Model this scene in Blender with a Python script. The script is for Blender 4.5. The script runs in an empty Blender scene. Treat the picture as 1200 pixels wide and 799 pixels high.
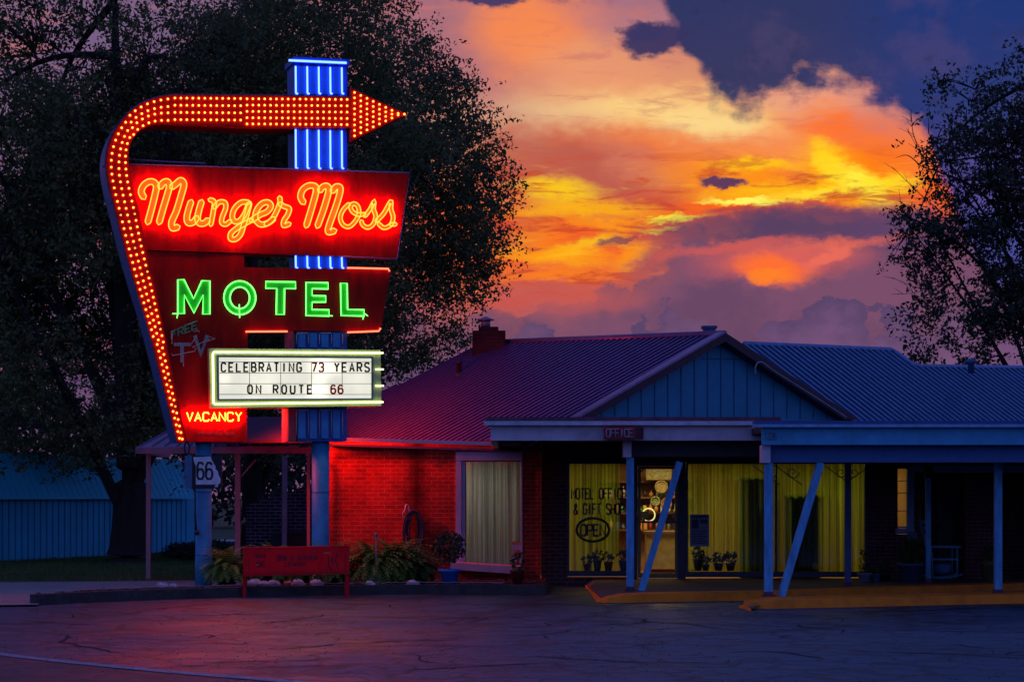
import bpy, bmesh, math, random
import numpy as np
from mathutils import Vector, Matrix, noise as mnoise
R = math.radians
scene = bpy.context.scene
C = scene.collection
H = 1.6          # eye height
FPX = 2400.0     # focal length in photo pixels
HY = 585.0       # photo row of the horizon

def lin(r, g, b):
    def f(c):
        c /= 255.0
        return c/12.92 if c <= .04045 else ((c+.055)/1.055)**2.4
    return (f(r), f(g), f(b), 1)

# ------------------------------------------------------------------ points
def P(px, py, D):
    return Vector(((px-600)/FPX*D, D, H+(HY-py)/FPX*D))
def G(px, py, z=0.0):
    D = (H-z)*FPX/(py-HY)
    return Vector(((px-600)/FPX*D, D, z))
def plane_map(P0, th):
    """maps photo positions onto an upright plane through P0 turned by th; t = metres proud of it"""
    n = Vector((math.sin(th), -math.cos(th), 0)); P0 = Vector(P0)
    cam = Vector((0, 0, H))
    def F(px, py, t=0.0):
        d = Vector(((px-600)/FPX, 1, (HY-py)/FPX))
        s = (t + n.dot(P0-cam))/n.dot(d)
        return cam + d*s
    F.n = n
    return F
def wall(D):
    return plane_map((0, D, 0), 0)
class Plane3:
    """any plane through three points"""
    def __init__(s, a, b, c):
        s.a = Vector(a); s.n = (Vector(b)-s.a).cross(Vector(c)-s.a).normalized()
        if s.n.z < 0: s.n = -s.n
    def at(s, px, py):
        cam = Vector((0, 0, H)); d = Vector(((px-600)/FPX, 1, (HY-py)/FPX))
        return cam + d*(s.n.dot(s.a-cam)/s.n.dot(d))

# ------------------------------------------------------------------ materials
MATS = {}
def mat(name, col, rough=.7, metal=0.0, var=.25, vscale=6.0, bump=0.0, bscale=40.0, spec=.5, coat=0.0, trans=None, stretch=None):
    if name in MATS: return MATS[name]
    m = bpy.data.materials.new(name); m.use_nodes = True
    nt = m.node_tree; b = nt.nodes['Principled BSDF']; L = nt.links
    tc = nt.nodes.new('ShaderNodeTexCoord'); src = tc.outputs['Object']
    if stretch:
        mp = nt.nodes.new('ShaderNodeMapping'); mp.inputs['Scale'].default_value = stretch
        L.new(src, mp.inputs[0]); src = mp.outputs[0]
    n1 = nt.nodes.new('ShaderNodeTexNoise'); n1.inputs['Scale'].default_value = vscale; n1.inputs['Detail'].default_value = 8
    n1.inputs['Roughness'].default_value = .65
    L.new(src, n1.inputs['Vector'])
    mr = nt.nodes.new('ShaderNodeMapRange'); mr.inputs[1].default_value = .3; mr.inputs[2].default_value = .7
    mr.inputs[3].default_value = 1-var; mr.inputs[4].default_value = 1+var
    L.new(n1.outputs['Fac'], mr.inputs[0])
    mx = nt.nodes.new('ShaderNodeVectorMath'); mx.operation = 'SCALE'; mx.inputs[0].default_value = col[:3]
    L.new(mr.outputs[0], mx.inputs['Scale']); L.new(mx.outputs[0], b.inputs['Base Color'])
    b.inputs['Roughness'].default_value = rough; b.inputs['Metallic'].default_value = metal
    b.inputs['Specular IOR Level'].default_value = spec; b.inputs['Coat Weight'].default_value = coat
    if bump:
        n2 = nt.nodes.new('ShaderNodeTexNoise'); n2.inputs['Scale'].default_value = bscale; n2.inputs['Detail'].default_value = 6
        L.new(src, n2.inputs['Vector'])
        bp = nt.nodes.new('ShaderNodeBump'); bp.inputs['Strength'].default_value = bump; bp.inputs['Distance'].default_value = .02
        L.new(n2.outputs['Fac'], bp.inputs['Height']); L.new(bp.outputs[0], b.inputs['Normal'])
    if trans:
        tr = nt.nodes.new('ShaderNodeBsdfTranslucent'); L.new(mx.outputs[0], tr.inputs[0])
        ms = nt.nodes.new('ShaderNodeMixShader'); ms.inputs[0].default_value = trans
        out = nt.nodes['Material Output']
        L.new(b.outputs[0], ms.inputs[1]); L.new(tr.outputs[0], ms.inputs[2]); L.new(ms.outputs[0], out.inputs[0])
    MATS[name] = m; return m
def emit(name, col, strength=1.0, sampling=True):
    if name in MATS: return MATS[name]
    m = bpy.data.materials.new(name); m.use_nodes = True
    nt = m.node_tree; b = nt.nodes['Principled BSDF']
    b.inputs['Base Color'].default_value = (.02, .02, .02, 1)
    b.inputs['Emission Color'].default_value = (*col[:3], 1); b.inputs['Emission Strength'].default_value = strength
    if not sampling: m.cycles.emission_sampling = 'NONE'
    MATS[name] = m; return m
def brick_mat(name, c1, c2, mortar, axis='xz', rough=.8, stain=None, bw=.215, bh=.075, ms=.008):
    if name in MATS: return MATS[name]
    m = bpy.data.materials.new(name); m.use_nodes = True
    nt = m.node_tree; b = nt.nodes['Principled BSDF']; L = nt.links; N = nt.nodes.new
    g = N('ShaderNodeNewGeometry'); sp = N('ShaderNodeSeparateXYZ'); L.new(g.outputs['Position'], sp.inputs[0])
    ad = N('ShaderNodeMath'); ad.operation = 'ADD'; L.new(sp.outputs[0], ad.inputs[0]); L.new(sp.outputs[1], ad.inputs[1])
    cb = N('ShaderNodeCombineXYZ'); L.new(ad.outputs[0], cb.inputs[0]); L.new(sp.outputs[2], cb.inputs[1])
    br = N('ShaderNodeTexBrick'); L.new(cb.outputs[0], br.inputs['Vector'])
    br.inputs['Scale'].default_value = 1.0; br.inputs['Brick Width'].default_value = bw; br.inputs['Row Height'].default_value = bh
    br.inputs['Mortar Size'].default_value = ms; br.inputs['Mortar Smooth'].default_value = .2; br.inputs['Bias'].default_value = -.1
    br.inputs['Color1'].default_value = c1; br.inputs['Color2'].default_value = c2; br.inputs['Mortar'].default_value = mortar
    n1 = N('ShaderNodeTexNoise'); n1.inputs['Scale'].default_value = 1.6; n1.inputs['Detail'].default_value = 9; n1.inputs['Roughness'].default_value = .7
    L.new(g.outputs['Position'], n1.inputs['Vector'])
    mr = N('ShaderNodeMapRange'); mr.inputs[1].default_value = .3; mr.inputs[2].default_value = .7; mr.inputs[3].default_value = .45; mr.inputs[4].default_value = 1.35
    L.new(n1.outputs['Fac'], mr.inputs[0])
    mx = N('ShaderNodeVectorMath'); mx.operation = 'SCALE'; L.new(br.outputs['Color'], mx.inputs[0]); L.new(mr.outputs[0], mx.inputs['Scale'])
    colout = mx.outputs[0]
    if stain:   # sooty streak that runs down the wall at x = stain[0], half width stain[1]
        s1 = N('ShaderNodeMath'); s1.operation = 'SUBTRACT'; L.new(sp.outputs[0], s1.inputs[0]); s1.inputs[1].default_value = stain[0]
        s2 = N('ShaderNodeMath'); s2.operation = 'ABSOLUTE'; L.new(s1.outputs[0], s2.inputs[0])
        n3 = N('ShaderNodeTexNoise'); n3.inputs['Scale'].default_value = 5; n3.inputs['Detail'].default_value = 6; L.new(g.outputs['Position'], n3.inputs['Vector'])
        s3 = N('ShaderNodeMath'); s3.operation = 'MULTIPLY_ADD'; L.new(n3.outputs['Fac'], s3.inputs[0]); s3.inputs[1].default_value = .35; L.new(s2.outputs[0], s3.inputs[2])
        mr2 = N('ShaderNodeMapRange'); mr2.interpolation_type = 'SMOOTHSTEP'; L.new(s3.outputs[0], mr2.inputs[0])
        mr2.inputs[1].default_value = stain[1]; mr2.inputs[2].default_value = stain[1]+.35; mr2.inputs[3].default_value = .22; mr2.inputs[4].default_value = 1
        m2 = N('ShaderNodeVectorMath'); m2.operation = 'SCALE'; L.new(colout, m2.inputs[0]); L.new(mr2.outputs[0], m2.inputs['Scale']); colout = m2.outputs[0]
    L.new(colout, b.inputs['Base Color']); b.inputs['Roughness'].default_value = rough; b.inputs['Specular IOR Level'].default_value = .15
    bp = N('ShaderNodeBump'); bp.inputs['Strength'].default_value = .6; bp.inputs['Distance'].default_value = .01; bp.invert = True
    L.new(br.outputs['Fac'], bp.inputs['Height']); L.new(bp.outputs[0], b.inputs['Normal'])
    MATS[name] = m; return m
def glass_mat(name='window_glass', refl=.10):
    if name in MATS: return MATS[name]
    m = bpy.data.materials.new(name); m.use_nodes = True; nt = m.node_tree; nt.nodes.clear(); N = nt.nodes.new; L = nt.links
    o = N('ShaderNodeOutputMaterial'); t = N('ShaderNodeBsdfTransparent'); g = N('ShaderNodeBsdfGlossy'); g.inputs['Roughness'].default_value = .03
    t.inputs[0].default_value = (.86, .9, .88, 1)
    n1 = N('ShaderNodeTexNoise'); n1.inputs['Scale'].default_value = .8
    bp = N('ShaderNodeBump'); bp.inputs['Strength'].default_value = .05; L.new(n1.outputs['Fac'], bp.inputs['Height']); L.new(bp.outputs[0], g.inputs['Normal'])
    fr = N('ShaderNodeFresnel'); fr.inputs[0].default_value = 1.45
    ad = N('ShaderNodeMath'); ad.operation = 'ADD'; ad.inputs[1].default_value = refl-.03; L.new(fr.outputs[0], ad.inputs[0])
    mx = N('ShaderNodeMixShader'); L.new(ad.outputs[0], mx.inputs[0]); L.new(t.outputs[0], mx.inputs[1]); L.new(g.outputs[0], mx.inputs[2]); L.new(mx.outputs[0], o.inputs[0])
    MATS[name] = m; return m

# ------------------------------------------------------------------ objects
WL = {}
def tag(o, label=None, cat=None, group=None, kind=None):
    if label: o['label'] = label
    if cat: o['category'] = cat
    if group: o['group'] = group
    if kind: o['kind'] = kind
    return o
def empty(name, loc, label=None, cat=None, group=None, kind=None):
    o = bpy.data.objects.new(name, None); C.objects.link(o); o.location = loc; o.empty_display_size = .2
    WL[o] = Vector(loc)
    return tag(o, label, cat, group, kind)
def world_loc(o):
    return WL.get(o, Vector((0, 0, 0)))
def copy_tree(o, loc, rz=0, sc=1, label=None, parent=None):
    c = o.copy(); C.objects.link(c); c.parent = parent
    if parent is None:
        c.location = loc; c.rotation_euler = (0, 0, rz); c.scale = (sc, sc, sc); WL[c] = Vector(loc)
        if label: c['label'] = label
    for ch in list(o.children): copy_tree(ch, None, parent=c)
    return c
class MB:
    def __init__(s): s.v = []; s.f = []; s.mi = []; s.cur = 0; s.sm = []
    def m(s, i): s.cur = i; return s
    def add(s, verts, faces, smooth=False):
        k = len(s.v); s.v += [Vector(p) for p in verts]
        for f in faces: s.f.append([i+k for i in f]); s.mi.append(s.cur); s.sm.append(smooth)
        return s
    def box(s, a, b):
        x0, y0, z0 = a; x1, y1, z1 = b
        return s.add([(x0,y0,z0),(x1,y0,z0),(x1,y1,z0),(x0,y1,z0),(x0,y0,z1),(x1,y0,z1),(x1,y1,z1),(x0,y1,z1)],
            [(0,3,2,1),(4,5,6,7),(0,1,5,4),(1,2,6,5),(2,3,7,6),(3,0,4,7)])
    def prism(s, F, poly, t0, t1):
        """front outline read on the plane t1, straight back to t0"""
        fr = [F(x, y, t1) for x, y in poly]; bk = [p - F.n*(t1-t0) for p in fr]; n = len(poly)
        return s.add(fr+bk, [tuple(range(n)), tuple(range(2*n-1, n-1, -1))] + [(i, (i+1) % n, (i+1) % n+n, i+n) for i in range(n)])
    def solid(s, pts, off):
        n = len(pts); off = Vector(off); pts = [Vector(p) for p in pts]
        return s.add(pts+[p+off for p in pts], [tuple(range(n)), tuple(range(2*n-1, n-1, -1))] + [(i, (i+1) % n, (i+1) % n+n, i+n) for i in range(n)])
    def quad(s, *p): return s.add(p, [tuple(range(len(p)))])
    def tube(s, pts, r, n=6, closed=False, ref=(0, 0, 1), smooth=True, cap=True):
        pts = [Vector(p) for p in pts]; m = len(pts); ref = Vector(ref); vs = []
        for i, p in enumerate(pts):
            a = pts[(i-1) % m] if (closed or i > 0) else pts[i]; b = pts[(i+1) % m] if (closed or i < m-1) else pts[i]
            t = (b-a)
            if t.length < 1e-9: t = Vector((0, 0, 1))
            t.normalize()
            u = t.cross(ref)
            if u.length < 1e-3: u = t.cross(Vector((1, .1, 0)))
            u.normalize(); w = t.cross(u).normalized()
            rr = r[i] if isinstance(r, (list, tuple)) else r
            for k in range(n):
                a_ = 2*math.pi*k/n + math.pi/n
                vs.append(p+u*(rr*math.cos(a_))+w*(rr*math.sin(a_)))
        fs = []
        for i in range(m if closed else m-1):
            j = (i+1) % m
            for k in range(n): fs.append((i*n+k, i*n+(k+1) % n, j*n+(k+1) % n, j*n+k))
        if not closed and cap: fs += [tuple(range(n-1, -1, -1)), tuple((m-1)*n+k for k in range(n))]
        return s.add(vs, fs, smooth)
    def lathe(s, c, prof, n=16, smooth=True):
        c = Vector(c); vs = []
        for r, z in prof:
            for k in range(n): a = 2*math.pi*k/n; vs.append(c+Vector((r*math.cos(a), r*math.sin(a), z)))
        fs = [(i*n+k, i*n+(k+1) % n, (i+1)*n+(k+1) % n, (i+1)*n+k) for i in range(len(prof)-1) for k in range(n)]
        fs += [tuple(range(n-1, -1, -1)), tuple((len(prof)-1)*n+k for k in range(n))]
        return s.add(vs, fs, smooth)
    def ball(s, c, r, n=6, m=4, sq=(1, 1, 1), jit=0, rnd=random):
        vs = []; c = Vector(c)
        for i in range(m+1):
            th = math.pi*i/m
            for k in range(n):
                a = 2*math.pi*k/n; q = 1+rnd.uniform(-jit, jit)
                vs.append(c+Vector((r*sq[0]*math.sin(th)*math.cos(a)*q, r*sq[1]*math.sin(th)*math.sin(a)*q, r*sq[2]*math.cos(th)*q)))
        return s.add(vs, [(i*n+k, (i+1)*n+k, (i+1)*n+(k+1) % n, i*n+(k+1) % n) for i in range(m) for k in range(n)], True)
    def build(s, name, mats, parent=None, recalc=True, bevel=0):
        me = bpy.data.meshes.new(name); off = world_loc(parent) if parent else Vector((0, 0, 0))
        me.from_pydata([p-off for p in s.v], [], s.f)
        mats = mats if isinstance(mats, (list, tuple)) else [mats]
        for m in mats: me.materials.append(m)
        me.polygons.foreach_set('material_index', s.mi); me.polygons.foreach_set('use_smooth', s.sm)
        me.update()
        if recalc and len(s.f) < 60000:
            bm = bmesh.new(); bm.from_mesh(me); bmesh.ops.recalc_face_normals(bm, faces=bm.faces); bm.to_mesh(me); bm.free()
        o = bpy.data.objects.new(name, me); C.objects.link(o)
        if parent: o.parent = parent
        WL[o] = off
        if bevel:
            b = o.modifiers.new('b', 'BEVEL'); b.width = bevel; b.segments = 2; b.limit_method = 'ANGLE'
        return o
def raw_mesh(name, V, Fq, mats, parent=None, mi=None):
    """fast path for leaves: V (n,3) array, Fq (m,4) or (m,3) array"""
    off = np.array(world_loc(parent)) if parent else np.zeros(3)
    V = (V-off).astype(np.float32); k = Fq.shape[1]
    me = bpy.data.meshes.new(name); me.vertices.add(len(V)); me.vertices.foreach_set('co', V.ravel())
    me.loops.add(Fq.size); me.loops.foreach_set('vertex_index', Fq.astype(np.int32).ravel())
    me.polygons.add(len(Fq)); me.polygons.foreach_set('loop_start', np.arange(0, Fq.size, k, dtype=np.int32))
    me.polygons.foreach_set('loop_total', np.full(len(Fq), k, dtype=np.int32))
    for m in (mats if isinstance(mats, (list, tuple)) else [mats]): me.materials.append(m)
    if mi is not None: me.polygons.foreach_set('material_index', mi.astype(np.int32))
    me.update(calc_edges=True); me.validate()
    o = bpy.data.objects.new(name, me); C.objects.link(o)
    if parent: o.parent = parent
    WL[o] = Vector(off)
    return o

# ------------------------------------------------------------------ curves in photo pixels
def smooth_path(pts, k=8, closed=False):
    out = []; n = len(pts)
    for i in range(n if closed else n-1):
        if closed: p0, p1, p2, p3 = pts[(i-1) % n], pts[i], pts[(i+1) % n], pts[(i+2) % n]
        else: p0, p1, p2, p3 = pts[max(i-1, 0)], pts[i], pts[i+1], pts[min(i+2, n-1)]
        for j in range(k):
            t = j/k
            out.append(tuple(.5*((2*b)+(-a+c)*t+(2*a-5*b+4*c-d)*t*t+(-a+3*b-3*c+d)*t**3) for a, b, c, d in zip(p0, p1, p2, p3)))
    if not closed: out.append(tuple(pts[-1]))
    return out
def offset_pair(pts, w):
    L, Rr = [], []; n = len(pts)
    for i in range(n):
        d1 = None; d2 = None
        if i > 0: d1 = Vector((pts[i][0]-pts[i-1][0], pts[i][1]-pts[i-1][1]))
        if i < n-1: d2 = Vector((pts[i+1][0]-pts[i][0], pts[i+1][1]-pts[i][1]))
        d1 = d1 or d2; d2 = d2 or d1
        d1 = d1.normalized(); d2 = d2.normalized()
        t = (d1+d2)
        if t.length < .2: t = d2.copy()
        t.normalize(); nn = Vector((-t.y, t.x)); k = 1/max(.5, nn.dot(Vector((-d2.y, d2.x))))
        ww = w[i] if isinstance(w, (list, tuple)) else w
        L.append((pts[i][0]+nn.x*ww*k, pts[i][1]+nn.y*ww*k)); Rr.append((pts[i][0]-nn.x*ww*k, pts[i][1]-nn.y*ww*k))
    return L, Rr
def ribbon(mb, F, pts, w, t0, t1):
    """flat stroke of half width w (photo px) between depths t0 and t1"""
    L, Rr = offset_pair(pts, w); n = len(pts)
    a = [F(x, y, t1) for x, y in L]; b = [F(x, y, t1) for x, y in Rr]
    a2 = [p-F.n*(t1-t0) for p in a]; b2 = [p-F.n*(t1-t0) for p in b]
    fs = []
    for i in range(n-1):
        fs += [(i, i+1, n+i+1, n+i), (2*n+i, 3*n+i, 3*n+i+1, 2*n+i+1), (i, 2*n+i, 2*n+i+1, i+1), (n+i, n+i+1, 3*n+i+1, 3*n+i)]
    fs += [(0, n, 3*n, 2*n), (n-1, 3*n-1, 4*n-1, 2*n-1)]
    mb.add(a+b+a2+b2, fs)
GL = {
 'A': [[(0,0),(2,6),(4,0)],[(.8,2),(3.2,2)]], 'B': [[(0,0),(0,6),(2.8,6),(3.7,5.2),(3.7,4),(2.8,3.2),(0,3.2)],[(2.8,3.2),(4,2.4),(4,.8),(3,0),(0,0)]],
 'C': [[(4,4.8),(3.2,6),(.8,6),(0,5),(0,1),(.8,0),(3.2,0),(4,1.2)]], 'D': [[(0,0),(0,6),(2.6,6),(4,4.6),(4,1.4),(2.6,0),(0,0)]],
 'E': [[(4,6),(0,6),(0,0),(4,0)],[(0,3.1),(3.2,3.1)]], 'F': [[(4,6),(0,6),(0,0)],[(0,3.1),(3.2,3.1)]],
 'G': [[(4,4.8),(3.2,6),(.8,6),(0,5),(0,1),(.8,0),(3.2,0),(4,1),(4,2.8),(2.2,2.8)]], 'H': [[(0,0),(0,6)],[(4,0),(4,6)],[(0,3),(4,3)]],
 'I': [[(2,0),(2,6)]], 'L': [[(0,6),(0,0),(4,0)]], 'M': [[(0,0),(0,6),(2,2.4),(4,6),(4,0)]], 'N': [[(0,0),(0,6),(4,0),(4,6)]],
 'O': [[(.9,0),(0,1.2),(0,4.8),(.9,6),(3.1,6),(4,4.8),(4,1.2),(3.1,0),(.9,0)]], 'P': [[(0,0),(0,6),(3,6),(4,5.2),(4,3.6),(3,2.8),(0,2.8)]],
 'R': [[(0,0),(0,6),(3,6),(4,5.2),(4,3.8),(3,3),(0,3)],[(2,3),(4,0)]], 'S': [[(4,5),(3.2,6),(.8,6),(0,5.2),(0,4),(.8,3.3),(3.2,2.7),(4,2),(4,.8),(3.2,0),(.8,0),(0,1)]],
 'T': [[(0,6),(4,6)],[(2,6),(2,0)]], 'U': [[(0,6),(0,1),(.8,0),(3.2,0),(4,1),(4,6)]], 'V': [[(0,6),(2,0),(4,6)]], 'Y': [[(0,6),(2,3.2),(4,6)],[(2,3.2),(2,0)]],
 '7': [[(0,6),(4,6),(1.4,0)]], '3': [[(0,5.2),(.8,6),(3.2,6),(4,5.2),(4,4),(3,3.2),(1.4,3.2)],[(3,3.2),(4,2.4),(4,.8),(3.2,0),(.8,0),(0,1)]],
 '6': [[(3.8,5.2),(3,6),(1,6),(0,4.6),(0,1),(.9,0),(3.1,0),(4,1),(4,2.6),(3.1,3.6),(.9,3.6),(0,2.4)]], '1': [[(1,4.8),(2.4,6),(2.4,0)]],
 '&': [[(4,0),(.8,4.4),(.8,5.4),(1.4,6),(2.2,6),(2.8,5.4),(2.8,4.4),(0,2),(0,.8),(.8,0),(2.4,0),(4,2)]],
}
def text(mb, F, s, x, y, w, h, step, lw, t0, t1, mode='ribbon', slope=0.0, r=.012, ref=None):
    """block lettering; x, y = lower left of the first letter in photo pixels"""
    for i, ch in enumerate(s):
        for j, st in enumerate(GL.get(ch, [])):
            ox = x+i*step
            pts = [(ox+a/4*w, y-b/6*h+slope*(ox+a/4*w-x)) for a, b in st]
            if mode == 'ribbon': ribbon(mb, F, pts, lw, t0, t1+.0006*j)
            else: mb.tube([F(px, py, t1) for px, py in pts], r, 5, ref=F.n)
# ================================================================== SKY
world = bpy.data.worlds.new('World'); scene.world = world; world.use_nodes = True
wt = world.node_tree; wt.nodes.clear()
def nn(t): return wt.nodes.new(t)
def plug(sock, v):
    if isinstance(v, bpy.types.NodeSocket): wt.links.new(v, sock)
    else: sock.default_value = v
def M(op, a, b=None, c=None, clamp=False):
    n = nn('ShaderNodeMath'); n.operation = op; n.use_clamp = clamp
    plug(n.inputs[0], a)
    if b is not None: plug(n.inputs[1], b)
    if c is not None: plug(n.inputs[2], c)
    return n.outputs[0]
def sstep(x, a, b, lo=0.0, hi=1.0):
    n = nn('ShaderNodeMapRange'); n.interpolation_type = 'SMOOTHSTEP'; n.clamp = True
    if a > b: a, b, lo, hi = b, a, hi, lo
    plug(n.inputs[0], x); n.inputs[1].default_value = a; n.inputs[2].default_value = b; n.inputs[3].default_value = lo; n.inputs[4].default_value = hi
    return n.outputs[0]
def mixc(f, a, b):
    n = nn('ShaderNodeMix'); n.data_type = 'RGBA'; plug(n.inputs[0], f); plug(n.inputs[6], a); plug(n.inputs[7], b); return n.outputs[2]
def xyz(x, y, z=0.0):
    n = nn('ShaderNodeCombineXYZ'); plug(n.inputs[0], x); plug(n.inputs[1], y); plug(n.inputs[2], z); return n.outputs[0]
def noise(vec, scale, detail=6, rough=.55, dist=0.0):
    n = nn('ShaderNodeTexNoise'); plug(n.inputs['Vector'], vec); n.inputs['Scale'].default_value = scale; n.inputs['Detail'].default_value = detail
    n.inputs['Roughness'].default_value = rough; n.inputs['Distortion'].default_value = dist; return n
def dusk_nodes(vec, dz):
    """deep blue dusk with a little high cloud, by direction"""
    elev = sstep(dz, -.05, .7)
    d = mixc(elev, (.16, .22, .70, 1), (.060, .085, .36, 1))
    cl = noise(vec, 2.2, 4, .6).outputs['Fac']
    return mixc(M('MULTIPLY', sstep(cl, .42, .65), .5), d, (.07, .13, .40, 1))
tcw = nn('ShaderNodeTexCoord'); sp = nn('ShaderNodeSeparateXYZ'); wt.links.new(tcw.outputs['Generated'], sp.inputs[0])
col = dusk_nodes(tcw.outputs['Generated'], sp.outputs[2])
tl = noise(tcw.outputs['Generated'], 7.0, 5, .6).outputs['Fac']
col = mixc(sstep(M('SUBTRACT', sp.outputs[2], M('MULTIPLY', tl, .16)), -.03, -.05), col, (.010, .014, .022, 1))
bg = nn('ShaderNodeBackground'); wt.links.new(col, bg.inputs[0]); bg.inputs[1].default_value = 1.0
sky = nn('ShaderNodeTexSky'); sky.sky_type = 'NISHITA'; sky.sun_disc = False; sky.sun_elevation = R(1.0); sky.sun_rotation = R(9.0)
bg2 = nn('ShaderNodeBackground'); wt.links.new(sky.outputs[0], bg2.inputs[0]); bg2.inputs[1].default_value = .002
ash = nn('ShaderNodeAddShader'); wt.links.new(bg.outputs[0], ash.inputs[0]); wt.links.new(bg2.outputs[0], ash.inputs[1])
wo = nn('ShaderNodeOutputWorld'); wt.links.new(ash.outputs[0], wo.inputs[0])
world.cycles.sampling_method = 'MANUAL'; world.cycles.sample_map_resolution = 256
sun = bpy.data.lights.new('sun', 'SUN'); sun.energy = .03; sun.angle = R(4); sun.color = (1, .45, .2)
so = bpy.data.objects.new('sun', sun); C.objects.link(so)
so.rotation_euler = Vector((-math.sin(R(9)), -math.cos(R(9)), -math.tan(R(3)))).to_track_quat('-Z', 'Y').to_euler()

# sunset clouds: a far sky dome over the bearings the afterglow covers
sky_mat = bpy.data.materials.new('sunset_clouds'); sky_mat.use_nodes = True; wt = sky_mat.node_tree; wt.nodes.clear()
sky_mat.cycles.emission_sampling = 'NONE'
nrm = nn('ShaderNodeVectorMath'); nrm.operation = 'NORMALIZE'; geo = nn('ShaderNodeNewGeometry')
sub = nn('ShaderNodeVectorMath'); sub.operation = 'SUBTRACT'; wt.links.new(geo.outputs['Position'], sub.inputs[0]); sub.inputs[1].default_value = (0, 0, H)
wt.links.new(sub.outputs[0], nrm.inputs[0]); sp = nn('ShaderNodeSeparateXYZ'); wt.links.new(nrm.outputs[0], sp.inputs[0])
dx, dy, dz = sp.outputs
yy = M('MAXIMUM', dy, .06)
U = M('MULTIPLY_ADD', M('DIVIDE', dx, yy), 24.0, 6.0)      # compass bearing, one unit = 2.4 degrees
V = M('MULTIPLY_ADD', M('DIVIDE', dz, yy), -24.0, 5.85)    # height, downwards
Q = xyz(U, M('MULTIPLY', V, 1.7), 0.0)
Qi = xyz(U, M('MULTIPLY', V, 1.15), 3.0)
def warp(n, amp):
    s = nn('ShaderNodeSeparateXYZ'); wt.links.new(n.outputs['Color'], s.inputs[0])
    return M('MULTIPLY', M('SUBTRACT', s.outputs[0], .5), amp), M('MULTIPLY', M('SUBTRACT', s.outputs[1], .5), amp)
w1 = warp(noise(Q, .9, 3, .55), 1.0); w2 = warp(noise(Q, 4.0, 6, .64), .9)
def vor(scale, off):
    n = nn('ShaderNodeTexVoronoi'); n.feature = 'SMOOTH_F1'; n.inputs['Smoothness'].default_value = .25
    n.inputs['Detail'].default_value = 1.6; n.inputs['Roughness'].default_value = .5
    wv = xyz(M('ADD', M('MULTIPLY_ADD', w2[0], .35, U), off), M('MULTIPLY_ADD', w2[1], .35, M('MULTIPLY', V, 1.15)), 0.0)
    plug(n.inputs['Vector'], wv); n.inputs['Scale'].default_value = scale; return n.outputs['Distance']
puff = vor(2.6, 0.0); puff2 = vor(1.5, 3.3)
fb = noise(Qi, 3.2, 7, .64).outputs['Fac']; fb2 = noise(Qi, 1.1, 4, .6).outputs['Fac']
streak = noise(xyz(M('MULTIPLY', U, .8), M('MULTIPLY', V, 4.5), 1.0), 1.3, 7, .66, .6).outputs['Fac']
UA = M('ADD', M('MULTIPLY_ADD', w1[0], 1.0, U), M('MULTIPLY', w2[0], .35)); VA = M('ADD', M('MULTIPLY_ADD', w1[1], .62, V), M('MULTIPLY', w2[1], .22))
UB = M('MULTIPLY_ADD', w2[0], .42, U); VB = M('MULTIPLY_ADD', w2[1], .30, V)
UF = M('MULTIPLY_ADD', w1[0], .25, UB); VF = M('MULTIPLY_ADD', w1[1], .15, VB)
def blob(col, cx, cy, rx, ry, rot, c, amt=1.0, soft=.6, mode='A'):
    u_, v_ = {'A': (UA, VA), 'B': (UB, VB), 'F': (UF, VF)}[mode]
    x = M('SUBTRACT', u_, cx/100); y = M('SUBTRACT', v_, cy/100); ca, sa = math.cos(R(rot)), math.sin(R(rot))
    a = M('ADD', M('MULTIPLY', x, ca*100/rx), M('MULTIPLY', y, sa*100/rx)); b = M('SUBTRACT', M('MULTIPLY', y, ca*100/ry), M('MULTIPLY', x, sa*100/ry))
    d = M('SQRT', M('ADD', M('MULTIPLY', a, a), M('MULTIPLY', b, b)))
    return mixc(sstep(d, 1+soft, max(0, 1-soft), 0, amt), col, lin(*c))
def curve(points):
    n = nn('ShaderNodeFloatCurve'); cm = n.mapping; cm.use_clip = False; cu = cm.curves[0]
    pts = [((x+400)/2000, y/500) for x, y in points]
    cu.points[0].location = pts[0]; cu.points[1].location = pts[-1]
    for p in pts[1:-1]: cu.points.new(*p)
    cm.update(); wt.links.new(M('MULTIPLY_ADD', U, 1/20, .2), n.inputs[1]); return M('MULTIPLY', n.outputs[0], 5.0)
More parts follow.
